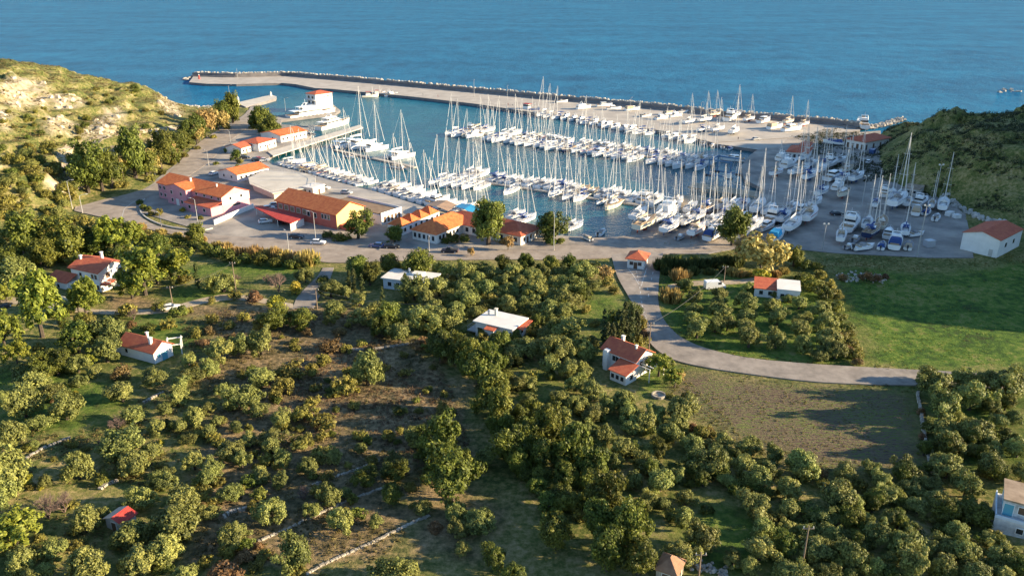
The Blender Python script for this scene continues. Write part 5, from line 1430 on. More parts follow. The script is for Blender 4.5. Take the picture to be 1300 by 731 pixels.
def make_yacht(hm, stripe, anti, deck, cover, hood, L=12.0, B=3.8, hard=False, mast=17.5, furl='canvas_white'):
    root = thing('sailing_yacht', None, 'sailing yacht')
    hb, ms = hull(L, B, 1.3, .55, hm, anti, stripe, deck); hb.build('hull', ms, root)
    a = (-1.6, 3.0, 1.15, .55, 1.22, 1.72, .25, .9, .22)
    c = MB(); frustum(c, *a); co = c.build('cabin', 'gel_white', root)
    c = MB(); band(c, *a, .35, .8); c.build('cabin_window', 'glass_dark', co)
    c = MB(); c.add([(-4.9, -.95, 1.235), (-1.75, -.95, 1.245), (-1.75, .95, 1.245), (-4.9, .95, 1.235)], [(0, 1, 2, 3)])
    for s in (-1, 1): c.box((-3.3, s * 1.0, 1.42), (3.3, .28, .34))
    c.build('cockpit', deck if deck == 'deck_teak' else 'canvas_grey', root)
    c = MB(); c.loft([[(x, 1.12 * math.cos(t), 1.62 + .75 * hh * math.sin(t)) for t in np.linspace(0, math.pi, 7)] for x, hh in ((-1.9, 1.0), (-1.3, 1.0), (-.6, .25))], closed=True); c.build('sprayhood', hood, root)
    if L > 0 and hood != 'canvas_white':
        c = MB(); c.box((-3.5, 0, 3.15), (2.2, 2.2, .08)); 
        for x in (-4.5, -2.5):
            for s in (-1, 1): c.tube((x, s * 1.05, 1.5), (x, s * 1.05, 3.15), .03, n=4)
        c.build('bimini', hood, root)
    c = MB(); c.tube((-3.9, 0, 1.2), (-3.9, 0, 2.1), .06, n=5)
    for k in range(10):
        t0, t1 = 2 * math.pi * k / 10, 2 * math.pi * (k + 1) / 10
        c.tube((-3.95, .5 * math.cos(t0), 2.0 + .5 * math.sin(t0)), (-3.95, .5 * math.cos(t1), 2.0 + .5 * math.sin(t1)), .03, n=3, caps=False)
    c.build('steering_wheel', 'alloy', root)
    c = MB()
    rail_ = [(-5.8, 1.35), (-3, 1.75), (0, 1.82), (2.6, 1.5), (4.6, .8), (6.0, .05)]
    for s in (-1, 1):
        q = [Vector((x, s * w, 1.85 + .10 * max(0, x) ** 1.2 * .1)) for x, w in rail_]
        c.path(q, .022, 3)
        for p in q: c.tube((p.x, p.y, 1.2), p, .022, n=3)
    c.build('guard_rail', 'alloy', root)
    rig(root, .9, 1.6, mast, 4.9, cover, L, B, 2, furl)
    if hard:
        c = MB(); c.add([(-1.4, -.13, -.4), (1.4, -.13, -.4), (1.4, .13, -.4), (-1.4, .13, -.4), (-1.0, -.16, -1.75), (.7, -.16, -1.75), (.7, .16, -1.75), (-1.0, .16, -1.75)],
                        [(0, 1, 2, 3), (7, 6, 5, 4), (0, 4, 5, 1), (1, 5, 6, 2), (2, 6, 7, 3), (3, 7, 4, 0)]); c.build('keel', anti, root)
        c = MB(); c.box((-5.0, 0, -.7), (.7, .08, 1.3)); c.build('rudder', anti, root)
    return root
def make_motor(hm, stripe, anti, cover=None, L=11.0, B=3.7, fly=True, hard=False):
    root = thing('motor_yacht', None, 'motor yacht')
    hb, ms = hull(L, B, 1.25, .5, hm, anti, stripe, 'deck_white', transom=.92, flare=1.08, sheer=.7); hb.build('hull', ms, root)
    a = (-2.6, 2.9, 1.45, .95, 1.3, 2.75, .1, 1.8, .2)
    c = MB(); frustum(c, *a); co = c.build('cabin', 'gel_white', root)
    c = MB(); band(c, *a, .42, .82); c.build('cabin_window', 'glass_dark', co)
    c = MB(); c.box((-4.0, 0, 1.28), (2.3, 2.7, .1)); c.box((-5.0, 0, 1.5), (.5, 2.3, .5)); c.build('cockpit', 'deck_teak', root)
    if fly:
        c = MB(); frustum(c, -2.5, .9, 1.25, .85, 2.78, 3.35, .05, .4, .05); f = c.build('flybridge', 'gel_white', root)
        c = MB(); c.add([(.45, -.75, 3.36), (.45, .75, 3.36), (.05, .7, 3.8), (.05, -.7, 3.8), (.41, -.75, 3.36), (.41, .75, 3.36), (.01, .7, 3.8), (.01, -.7, 3.8)], [(0, 1, 2, 3), (7, 6, 5, 4), (0, 3, 7, 4), (1, 5, 6, 2), (3, 2, 6, 7)]); c.build('windscreen', 'glass_dark', f)
        c = MB()
        for s in (-1, 1): c.tube((-2.4, s * 1.25, 2.8), (-1.9, s * 1.1, 4.3), .1, n=5)
        c.box((-1.9, 0, 4.3), (.5, 2.4, .14)); c.tube((-1.9, 0, 4.3), (-2.0, 0, 5.4), .04, n=4); c.build('radar_arch', 'gel_white', root)
    c = MB()
    for s in (-1, 1):
        q = [Vector((x, s * w, z)) for x, w, z in ((.5, 1.7, 2.15), (2.5, 1.4, 2.4), (4.2, .75, 2.65), (5.3, .05, 2.8))]; c.path(q, .025, 3)
        for p in q: c.tube((p.x, p.y, p.z - .75), p, .022, n=3)
    c.build('guard_rail', 'alloy', root)
    if cover:
        c = MB(); frustum(c, -5.2, -.2, 1.65, 1.6, 1.4, 2.95, .5, .3, .5); c.build('tarpaulin', cover, root)
    return root
def make_cat():
    root = thing('catamaran', None, 'catamaran')
    for s in (-1, 1):
        hb, ms = hull(12.5, 1.7, 1.35, .45, 'gel_white', 'antifoul_blue', 'gel_white', 'deck_white', transom=.8)
        hb.v = [(x, y + s * 2.6, z) for x, y, z in hb.v]; hb.build('hull', ms, root)
    c = MB(); c.box((-.6, 0, 1.1), (8.6, 4.6, .5)); c.build('bridge_deck', 'deck_white', root)
    a = (-3.2, 2.4, 2.5, 1.9, 1.36, 2.75, .2, 1.2, .3)
    c = MB(); frustum(c, *a); co = c.build('cabin', 'gel_white', root)
    c = MB(); band(c, *a, .45, .8); c.build('cabin_window', 'glass_dark', co)
    c = MB(); c.box((-4.2, 0, 3.25), (3.0, 4.2, .12))
    for x in (-5.5, -3.0):
        for s in (-1, 1): c.tube((x, s * 1.9, 1.4), (x, s * 1.9, 3.25), .05, n=4)
    c.build('hardtop', 'gel_white', root)
    c = MB(); c.add([(3.6, -1.9, 1.25), (6, -1.9, 1.3), (6, 1.9, 1.3), (3.6, 1.9, 1.25)], [(0, 1, 2, 3)]); c.build('trampoline', 'canvas_grey', root)
    rig(root, 1.6, 2.7, 20.0, 6.0, 'canvas_white', 12.5, 6.4, 2, r=.17)
    return root
def make_super(L=30.0):
    root = thing('superyacht', None, 'superyacht'); B = 6.6
    hb, ms = hull(L, B, 2.7, .9, 'gel_white', 'antifoul_black', 'gel_white', 'deck_teak', transom=.9, flare=1.06, sheer=1.0, n=14); hb.build('hull', ms, root)
    c = MB()
    for s in (-1, 1):
        for k in range(7): c.box((-9 + k * 2.6, s * (B / 2 * .985), 1.55), (1.5, .12, .42))
    c.build('porthole', 'glass_dark', root)
    for nm, a in (('main_cabin', (-9.5, 6.5, 2.7, 2.0, 2.85, 5.0, .3, 2.2, .25)), ('upper_cabin', (-7.0, 3.2, 2.3, 1.7, 5.15, 7.0, .3, 1.8, .25))):
        c = MB(); frustum(c, *a); co = c.build(nm, 'gel_white', root)
        c = MB(); band(c, *a, .4, .78); c.build('cabin_window', 'glass_dark', co)
    c = MB(); c.prism([(-13, -2.9), (4.6, -2.6), (5.6, 0), (4.6, 2.6), (-13, 2.9)], 5.02, 5.14); c.build('upper_deck', 'gel_white', root)
    c = MB(); c.prism([(-9, -2.4), (1.6, -2.2), (2.3, 0), (1.6, 2.2), (-9, 2.4)], 7.02, 7.14)
    for s in (-1, 1): c.tube((-8.6, s * 2.2, 5.15), (-8.6, s * 2.2, 7.0), .09, n=5)
    c.build('sun_deck', 'gel_white', root)
    c = MB()
    for s in (-1, 1): c.tube((-5, s * 1.9, 7.1), (-3.6, s * 1.3, 9.0), .22, .16, 5)
    c.box((-3.6, 0, 9.05), (1.4, 3.0, .22)); c.tube((-3.6, 0, 9.1), (-3.8, 0, 11.4), .08, n=5); c.build('radar_arch', 'gel_white', root)
    c = MB()
    for s in (-1, 1):
        q = [Vector((x, s * w, z)) for x, w, z in ((2, 3.1, 4.3), (8, 2.6, 4.6), (12, 1.5, 4.9), (15.2, .1, 5.2))]; c.path(q, .05, 3)
        for p in q: c.tube((p.x, p.y, p.z - 1.1), p, .04, n=3)
    c.build('guard_rail', 'alloy', root)
    return root
def make_small(hm='gel_white', inner='deck_white', cover=None):
    root = thing('small_boat', None, 'small boat'); L, B = 5.2, 2.0
    hb, ms = hull(L, B, .65, .25, hm, 'antifoul_blue', hm, inner, transom=.9, sheer=.3, n=7); hb.build('hull', ms, root)
    c = MB(); c.box((-.3, 0, .95), (.9, 1.0, .7)); c.build('console', 'gel_white' if hm != 'gel_white' else 'canvas_grey', root)
    c = MB(); c.box((-1.5, 0, .82), (.5, 1.5, .25)); c.box((.9, 0, .85), (.6, 1.2, .22)); c.build('seat', 'canvas_tan', root)
    c = MB(); c.box((-2.75, 0, .9), (.45, .4, .65)); c.box((-2.8, 0, .3), (.2, .15, .9)); c.build('outboard_motor', 'rubber', root)
    if cover:
        c = MB(); frustum(c, -2.2, 1.9, .95, .55, .62, 1.25, .4, .6, .4); c.build('tarpaulin', cover, root)
    return root
def make_fishing(hm):
    root = thing('fishing_boat', None, 'fishing boat')
    hb, ms = hull(10.5, 3.6, 1.2, .6, hm, 'antifoul_red', 'gel_white', 'deck_teak', transom=.6, sheer=1.0); hb.build('hull', ms, root)
    a = (-2.8, .2, 1.1, 1.0, 1.25, 3.3, .1, .3, .1)
    c = MB(); frustum(c, *a); co = c.build('wheelhouse', 'gel_white', root)
    c = MB(); band(c, *a, .55, .85); c.build('window', 'glass_dark', co)
    c = MB(); c.box((-1.2, 0, 3.38), (3.4, 2.5, .12)); c.build('roof', 'canvas_red', root)
    c = MB(); c.tube((1.6, 0, 1.3), (1.6, 0, 6.5), .1, .06, 5); c.tube((1.6, 0, 2.2), (3.6, 0, 5.0), .06, n=5); c.build('mast', 'alloy', root)
    return root
def protos(hard):
    s = [make_yacht('gel_white', 'canvas_blue', 'antifoul_blue', 'deck_white', 'canvas_blue', 'canvas_blue', hard=hard),
         make_yacht('gel_white', 'gel_white', 'antifoul_black', 'deck_white', 'canvas_white', 'canvas_white', mast=18.2, hard=hard),
         make_yacht('gel_white', 'canvas_red', 'antifoul_red', 'deck_white', 'canvas_tan', 'canvas_tan', mast=16.8, hard=hard),
         make_yacht('gel_white', 'gel_grey', 'antifoul_blue', 'deck_white', 'canvas_white', 'canvas_grey', mast=18.8, hard=hard),
         make_yacht('gel_cream', 'gel_cream', 'antifoul_red', 'deck_teak', 'canvas_tan', 'canvas_white', mast=17.0, hard=hard),
         make_yacht('gel_navy', 'gel_white', 'antifoul_red', 'deck_teak', 'canvas_blue', 'canvas_blue', mast=17.6, hard=hard)]
    return s
DESC = ['white yacht, blue covers', 'white yacht, white sail cover', 'red-striped white yacht', 'white yacht, grey bimini', 'cream yacht, tan sail cover', 'navy-hulled yacht']
Y_W, Y_H = protos(False), protos(True)
M_P = [make_motor('gel_white', 'gel_white', 'antifoul_blue'), make_motor('gel_white', 'canvas_blue', 'antifoul_red', fly=False), make_motor('gel_white', 'gel_white', 'antifoul_black', 'canvas_tan', fly=False),
       make_motor('gel_white', 'gel_white', 'antifoul_blue', 'canvas_sky', fly=False), make_motor('gel_blue', 'gel_white', 'antifoul_red', fly=True), make_motor('gel_white', 'gel_white', 'antifoul_black', 'canvas_blue', fly=True),
       make_motor('gel_white', 'gel_white', 'antifoul_black', 'canvas_white', fly=True)]
MDESC = ['white flybridge motor yacht', 'blue-striped open motor cruiser', 'tan-covered motorboat', 'bright-blue-covered motorboat', 'blue-hulled motor yacht', 'dark-blue-covered motor yacht', 'white-covered motor yacht']
CAT, SUP, FISH = make_cat(), make_super(), [make_fishing('gel_white'), make_fishing('gel_blue'), make_fishing('gel_cream')]
S_P = [make_small(), make_small('gel_white', 'canvas_grey', 'canvas_tan'), make_small('gel_grey', 'canvas_grey'), make_small('gel_white', 'deck_white', 'canvas_blue')]
SDESC = ['small white open boat', 'tan-covered small boat', 'small grey dinghy', 'blue-covered small boat']
_proto = [*Y_W, *Y_H, *M_P, CAT, SUP, *FISH, *S_P]
_fresh = {id(p): True for p in _proto}
BOATS = []
_rb = random.Random(21)
def boat(pr, x, y, ang, scale, z, label, group, mast=1.0):
    if _fresh[id(pr)]: o = pr; _fresh[id(pr)] = False
    else: o = copy_tree(pr)
    o.location = (x, y, z); o.rotation_euler = (0, 0, ang); o.scale = (scale, scale, scale * mast)
    if label: o['label'] = label
    if group: o['group'] = group
    BOATS.append(o); return o
ORD = ['first', 'second', 'third', 'fourth', 'fifth', 'sixth', 'seventh', 'eighth', 'ninth', 'tenth', 'eleventh', 'twelfth', 'thirteenth', 'fourteenth', 'fifteenth', 'sixteenth', 'seventeenth', 'eighteenth', 'nineteenth', 'twentieth']
def ordinal(i, n, a='left end', c='right end'):
    """which one along a row, counted from the nearer end"""
    return f'{ORD[i]} from left' if i < n / 2 else f'{ORD[n - 1 - i]} from right'
def row(side, line, t0, t1, gap, where, group, off=7.0, skip=.07, smin=.95, smax=1.28, motors=.08, quay_z=0.0, dang=0.0):
    a, d = line; L = d.length; u = d.normalized(); nrm = Vector((-u.y, u.x, 0))
    if nrm.y < 0: nrm = -nrm
    nrm = nrm * side; ang = math.atan2(nrm.y, nrm.x) + dang
    hd = Vector((math.cos(ang), math.sin(ang), 0))
    pos = t0 * L; items = []
    while pos < t1 * L:
        s_ = _rb.uniform(smin, smax)
        if _rb.random() > skip:
            items.append((pos, s_))
        pos += gap * (.82 + .2 * s_) * _rb.uniform(.95, 1.1)
    n = len(items)
    for i, (q, s_) in enumerate(items):
        pt = a + u * q + hd * (off * s_ + 0.9 + _rb.uniform(-.3, .4))
        if _rb.random() < motors: k = _rb.choice((0, 1, 0)); pr, ds = M_P[k], MDESC[k]; mm = 1.0
        else: k = _rb.choices(range(6), (4, 7, 1.2, 5, .8, .5))[0]; pr, ds = Y_W[k], DESC[k]; mm = _rb.uniform(.85, 1.08)
        boat(pr, pt.x, pt.y, ang + R(_rb.gauss(0, 1.6)), s_, 0, f'{ds}, {ordinal(i, n)}, {where}', group, mm)
row(+1, PA, .01, .36, 4.4, 'far row of outer pontoon, left half', 'yachts on the far side of the outer pontoon')
row(+1, PA, .38, .99, 4.5, 'far row of outer pontoon, right half', 'yachts on the far side of the outer pontoon', motors=.15)
row(-1, PA, .01, .40, 4.4, 'near row of outer pontoon, left half', 'yachts on the near side of the outer pontoon')
row(-1, PA, .42, .99, 4.5, 'near row of outer pontoon, right half', 'yachts on the near side of the outer pontoon', motors=.12)
row(+1, PB, .01, .42, 4.3, 'far row of inner pontoon, left half', 'yachts on the far side of the inner pontoon', motors=.04)
row(+1, PB, .44, .99, 4.3, 'far row of inner pontoon, right half', 'yachts on the far side of the inner pontoon', motors=.04)
row(-1, PB, .02, .40, 4.6, 'near row of inner pontoon, left half', 'yachts on the near side of the inner pontoon', motors=.05, skip=.1)
nr = P2('705,247 722,251 737,252.5 763,258 778,262'); ks = (1, 3, 0, -1, 4)
for i, ((x, y), k) in enumerate(zip(nr, ks)):
    p = P(x, y, 0); u = PB[1].normalized(); ang = math.atan2(u.x, -u.y) + math.pi
    if math.sin(ang) > 0: ang += math.pi
    if k < 0: boat(S_P[0], p.x, p.y, ang, 1.5, 0, 'small white open boat between yachts in near row of inner pontoon', 'yachts on the near side of the inner pontoon')
    else: boat(Y_W[k], p.x, p.y, ang, (1.0, .95, 1.05, 1.1, 1.2)[i], 0, f'{DESC[k]}, {ORD[i]} from left, near row, inner pontoon\'s right half', 'yachts on the near side of the inner pontoon', .95)
def quayline(p0, p1, z=0): a, c = P(*p0, z), P(*p1, z); return (a, c - a)
row(+1, quayline((468, 243), (596, 280)), .02, .95, 4.5, 'along main quay behind the shops', 'yachts moored stern-to at the main quay', off=6.8, motors=.12, dang=R(4))
row(+1, quayline((347, 210), (456, 239.5)), .02, .98, 4.0, 'along the small basin quay', 'yachts in the small basin', off=6.5, smin=.85, smax=1.1, motors=.0, dang=R(-14))
for i, (x, y, k, s_, a_, lb) in enumerate((
    (610, 268, 2, .95, 50, 'white yacht with tan cover beside the blue awning'), (656, 275, 3, .95, 55, 'left of two white yachts below the inner pontoon by the round quay tree'),
    (668, 280, 0, 1.0, 52, 'right of two yachts moored left of the round quay tree'), (717, 291, 1, .85, 55, 'left one of two yachts right of the round quay tree'), (729, 289, 3, .95, 52, 'right one of two yachts right of the round quay tree'))):
    p = P(x, y, 0); boat(Y_W[k], p.x, p.y, R(a_), s_, 0, lb, 'yachts at the inner corner of the main quay')
for i, (x, y, s_) in enumerate(((436, 186, 1.0), (456, 187, 1.15), (475, 190, 1.1), (508, 200, 1.1))):
    p = P(x, y, 0); boat(CAT, p.x, p.y, R(42), s_, 0, f'white catamaran, {ORD[i]} from left at the short pontoon', 'catamarans at the short pontoon', (1.0, 1.35, 1.1, 1.05)[i])
for i, (x, y) in enumerate(((444, 200), (502, 213), (512, 215))):
    p = P(x, y, 0); boat(S_P[i % 3], p.x, p.y, R(-30), 1.1, 0, f'{SDESC[i % 3]}, {ORD[i]} from left behind the catamarans', 'dinghies behind the catamarans')
p = P(396, 148.5, 0); boat(SUP, p.x, p.y, math.atan2(P(426, 143, 0).y - P(360, 152, 0).y, P(426, 143, 0).x - P(360, 152, 0).x), 1.12, 0, 'white three-deck superyacht lying in front of the harbour tower', 'superyachts', .9)
p = P(424, 161, 0); boat(SUP, p.x, p.y, math.atan2(P(448, 153, 0).y - P(400, 165, 0).y, P(448, 153, 0).x - P(400, 165, 0).x), .95, 0, 'white superyacht lying along the yellow pier', 'superyachts', .9)
for x, y, pr, a_, s_, lb in ((470, 123.5, FISH[2], 20, 1.15, 'cream fishing boat moored along the middle of the breakwater'), (480, 120.5, FISH[0], 25, 1.0, 'white fishing boat beside the cream one at the breakwater'),
                             (497, 122, M_P[0], 45, 1.0, 'white flybridge motor yacht moored alone right of the fishing boats'), (672, 142, FISH[1], -38, 1.5, 'blue fishing boat moored along the breakwater quay')):
    p = P(x, y, 0); boat(pr, p.x, p.y, R(a_), s_, 0, lb, 'boats moored at the breakwater')
row(-1, quayline((700, 145), (895, 179)), .0, .97, 5.6, 'along breakwater quay', 'boats moored stern-to at the breakwater', off=6.0, motors=.55, smin=.85, smax=1.25, dang=R(8))
# boats on the hard
def hard(x, y, kind, idx, ang, s_, label, group, mast=1.0):
    p = P(x, y, 1.5)
    s_ *= 1.1
    if kind == 's': pr, z = Y_H[idx], 1.5 + 1.75 * s_ * 1.0
    elif kind == 'm': pr, z = M_P[idx], 1.5 + .52 * s_
    elif kind == 'k': pr, z = S_P[idx], 1.5 + .26 * s_
    o = boat(pr, p.x, p.y, R(ang), s_, z, label, group, mast)
    if kind == 's': o.location.z = 1.5 + 1.75 * s_ * mast
    return o
def yard(where, group, s):
    it = []
    for t in s.split():
        a = t.split(','); it.append((float(a[0]), float(a[1]), a[2][0], int(a[2][1:]), float(a[3]), float(a[4]), float(a[5]) if len(a) > 5 else 1.0))
    cnt = {}
    for x, y, k, i, an, sc_, mm in it:
        ds = {'s': DESC, 'm': MDESC, 'k': SDESC}[k][i]
        same = sorted([q for q in it if q[2] == k and q[3] == i], key=lambda q: q[0])
        n = len(same); j = [q[:2] for q in same].index((x, y))
        pos = '' if n == 1 else f', {ORD[j]} such from left'
        hard(x, y, k, i, an, sc_, f'{ds}{pos}, {where}', group, mm)
yard('at the lower left of the boatyard', 'boats on the hard at the lower edge of the yard',
     '811,279,s1,58,.95 819,292,s4,55,1.1 851,273,m6,56,1.4 851,295,s0,55,.98 873,286,s3,52,.85 885,299,s2,55,.92 864,303,k2,50,1.0 898,271,s5,55,1.0 903,287,s3,55,.85 906,302,m5,52,.95 931,269,s1,55,1.05 921,277,s0,55,.8 838,283,s1,55,.9 862,285,m0,55,.85 887,280,s0,55,.9 914,292,s1,55,.85 940,284,s2,55,.9 944,299,m0,50,.8 877,270,s1,58,.85 860,262,s3,60,.8 915,266,s2,55,.85')
yard('in the middle of the boatyard', 'boats on the hard in the middle of the yard',
     '944,267,s0,60,.9 962,270,s1,60,1.1 957,294,s3,50,1.0 973,291,m1,45,.9 983,281,m0,52,1.2 1004,272,s3,52,.95 1006,293,s1,55,1.1 1027,281,s2,58,1.15 986,303,m3,58,1.0 1043,249,s0,48,.85 1069,252,s4,235,.95 958,280,k1,50,1.1 995,282,s0,55,.9 1016,270,m1,52,.9 976,273,s1,55,.9 1014,284,s3,55,.85 1035,262,s3,50,.8')
yard('around the yard office', 'boats on the hard around the yard office',
     '986,224,s2,45,.8 994,203,m6,45,.9 1002,212,m6,48,1.1 1012,223,s1,45,1.0 1030,213,s3,45,.85 1028,229,s0,48,.95 1041,221,s1,48,.95 1054,211,m0,48,1.15 1058,228,m1,45,1.15 1075,220,s4,45,.85 1087,231,s3,48,1.0 1058,184,k3,150,1.8 1048,214,s0,45,.9 1067,208,s3,45,.8 1019,222,s2,45,.85 1020,205,s1,45,.8 1070,232,s0,48,.9 1064,240,m6,48,.8')
yard('at the right end of the boatyard', 'boats on the hard at the right end of the yard',
     '1123,248,m0,60,.85 1139,263,s3,50,1.25 1111,263,s0,60,.7 1168,261,m0,45,1.0 1163,271,m2,60,.85 1196,267,s1,60,1.0 1188,279,k0,55,1.25 1080,290,m0,55,1.25 1067,306,s2,65,.85 1118,291,s4,60,.95 1106,302,s5,50,1.0 1086,306,k2,50,1.2 1148,298,s0,65,.8 1136,312,m5,62,1.05 1119,315,k3,60,1.2 1153,315,k1,60,1.3 1096,317,k0,20,1.4 1078,315,k2,40,1.0 1182,264,s2,60,.7 1131,252,s1,60,.8 1152,262,s3,55,.75 1100,290,s3,60,.85 1127,300,m1,60,.8 1176,272,k3,50,1.2 1162,300,k0,20,1.2')
yard('at the breakwater root apron', 'boats on the hard at the breakwater root',
     '713,131,k0,20,1.5 741,139,m6,30,.9 767,136,m1,15,.9 779,140,m0,10,.8 803,141,m2,25,.9 850,146,k1,30,1.6 858,149,m0,30,.8 866,144,k0,10,1.4 895,156,s1,35,.85 907,149,s4,35,.8 928,153,m0,55,1.4 934,150,s0,40,.95 951,155,s2,40,.8 '
     '893,168,s0,40,.8 911,168,s3,38,.85 932,171,s1,55,.95 970,156,m1,45,1.1 984,164,m2,35,1.0 1005,167,m0,25,1.1 1001,158,s4,40,.8 1021,161,s2,40,.75 1094,162,m0,80,1.4 875,158,s3,40,.8 840,152,m0,30,.8 820,149,k0,30,1.4')
for i, (x, y) in enumerate(((894, 183.5), (905, 186), (917, 187.5), (927, 189.5), (955, 191))):
    p = P(x, y, 0); boat(S_P[(0, 2, 0, 3, 0)[i]], p.x, p.y, R((60, 40, 80, 50, 10)[i]), 1.25, 0, f'{SDESC[(0, 2, 0, 3, 0)[i]]}, {ORD[i]} from left along the concrete apron edge', 'small boats along the concrete apron')
p = P(930, 204, 0); boat(M_P[1], p.x, p.y, R(160), 1.05, 0, 'white motor cruiser floating beside the blue travel lift', 'boats by the travel lift')
p = P(763, 297, 0); boat(S_P[0], p.x, p.y, R(65), 1.3, 0, 'small white open boat alone near the quay edge by the junction', None)
p = P(745, 303.5, 1.7); boat(S_P[1], p.x, p.y, R(120), 1.0, 1.78, 'small boat under a tan cover on the quay edge', None)
for pr in _proto:
    if _fresh[id(pr)]:
        for ch in list(pr.children_recursive): bpy.data.objects.remove(ch)
        bpy.data.objects.remove(pr)
# ================================================================== LAMPS, POLES, CARS, PEOPLE, GANTRY
mat('pole_grey', (0.42, 0.42, 0.42), 0.5, metal=.3)
mat('pole_wood', (0.20, 0.15, 0.11), 0.9, var=.2, scale=2)
mat('cable', (0.10, 0.10, 0.10), 0.6)
mat('lift_blue', (0.05, 0.15, 0.28), 0.5)
mat('lamp_glass', (0.70, 0.70, 0.66), 0.4)
mat('paint_red', (0.45, 0.04, 0.03), 0.5)
def ground_at(px, py, quay): return P(px, py, 1.5) if quay else Gz(px, py)
def lamp(px, py, hpx, label, quay=True, arm=2.0, rz=math.pi, double=False, group='street lamps'):
    g = ground_at(px, py, quay); sc_ = FOC / (g.y * _cp + (CAM_H - g.z) * _sp); h = hpx / sc_ / .93
    rt = thing('street_lamp', label, 'street lamp', tuple(g), rz, group)
    b = MB(); b.tube((0, 0, -.2), (0, 0, .5), .22, .2, 8); b.build('base', 'concrete', rt)
    b = MB(); b.tube((0, 0, .5), (0, 0, h), .13, .08, 8); b.build('pole', 'pole_grey', rt)
    for s in ((1, -1) if double else (1,)):
        b = MB(); b.path([(0, 0, h - .05), (s * arm * .4, 0, h + .35), (s * arm, 0, h + .45)], .06, 6); b.build('arm', 'pole_grey', rt)
        b = MB(); b.box((s * (arm + .35), 0, h + .45), (.9, .34, .18)); l = b.build('lamp_head', 'pole_grey', rt)
        b = MB(); b.box((s * (arm + .35), 0, h + .345), (.7, .26, .04)); b.build('glass', 'lamp_glass', l)
    return rt
for x, y, hp, lb, q, rz, arm in (
    (92, 265, 33, 'tall grey street lamp at the left end of the asphalt road', False, 0.3, 1.6), (105, 271, 21, 'shorter curved street lamp at the left road end', False, 0.6, 2.2),
    (205, 287, 15, 'street lamp on the kerbed island by the pink building', True, 2.6, 1.2), (252, 288, 33, 'tall street lamp in front of the pink building', True, 2.8, 1.6),
    (367, 322, 26, 'street lamp at the road edge below the carport', False, 2.2, 1.6), (401, 306, 35, 'tall street lamp in front of the restaurant', True, 3.0, 1.6),
    (545, 320, 16, 'street lamp beside the red hipped roofs', True, 1.6, 1.4), (703, 318, 42, 'tall thin street lamp right of the round quay tree', True, 1.6, 1.2),
    (293, 183, 15, 'street lamp on the hill road below the pines', True, 2.6, 1.4), (265, 210, 17, 'street lamp along the hill road above the pink building', True, 2.6, 1.4),
    (197, 222, 18, 'street lamp among the roadside pines', False, -.5, 1.4), (220, 208, 17, 'second street lamp among the roadside pines further up', False, -.5, 1.4), (255, 180, 16, 'highest street lamp along the roadside pines', False, -.5, 1.4),
    (293, 133, 22, 'lamp mast behind the tree at the harbour mouth', True, 0, 1.4), (363, 145, 18, 'lamp mast left of the harbour tower', True, 0, 1.6)):
    lamp(x, y, hp, lb, q, arm, rz)
for x, y, hp, lb in ((1184, 265, 52, 'very tall floodlight mast beside the right-hand yard boats'), (1164, 326, 62, 'very tall floodlight mast at the lower edge of the boatyard'), (1044, 318, 32, 'thin mast pole standing on the verge below the boatyard'),
                     (1094, 262, 36, 'thin pole in the boatyard near the grey cabin')):
    g = P(x, y, 1.5); h = hp / ppm(x, y) / .93
    rt = thing('floodlight_mast', lb, 'floodlight mast', tuple(g), 0, 'masts in the boatyard')
    b = MB(); b.tube((0, 0, -.2), (0, 0, h), .2, .1, 8); b.build('pole', 'pole_grey', rt)
    b = MB(); b.box((0, 0, h), (1.8, .2, .2)); b.build('crossbar', 'pole_grey', rt)
    for s in (-.7, .7):
        b = MB(); b.box((s, -.12, h + .28), (.5, .3, .36)); b.build('floodlight', 'lamp_glass', rt)
PN = [P(x, y, 1.8) for x, y in INNER]; 
for i, (x, y, hp) in enumerate(((302, 100.5, 11), (602, 124, 20), (644, 128, 17), (800, 144, 18), (889, 150, 18), (700, 134, 14))):
    lamp(x, y, hp, f'slim lamp post on the breakwater, {ORD[sorted((302, 602, 644, 800, 889, 700)).index(x)]} from its seaward end', True, 1.0, -1.2, group='lamp posts on the breakwater')
# navigation lights
for x, y, hh, m, lb in ((303, 133, 4.5, 'wall_white', 'white beacon tower at the root of the short spur'), (344, 122, 2.2, 'wall_white', 'small white light post at the tip of the short spur'), (253, 100.5, 3.0, 'paint_red', 'red harbour light on the breakwater head')):
    g = P(x, y, 1.9); rt = thing('harbour_light', lb, 'beacon', tuple(g))
    b = MB(); b.tube((0, 0, -.3), (0, 0, hh), .8, .55, 10); b.build('tower', m, rt); b = MB(); b.tube((0, 0, hh), (0, 0, hh + .9), .35, .3, 8); b.build('lantern', 'lamp_glass', rt)
    b = MB(); b.tube((0, 0, hh), (0, 0, hh + .12), .9, .9, 10); b.build('gallery', 'metal_grey', rt)
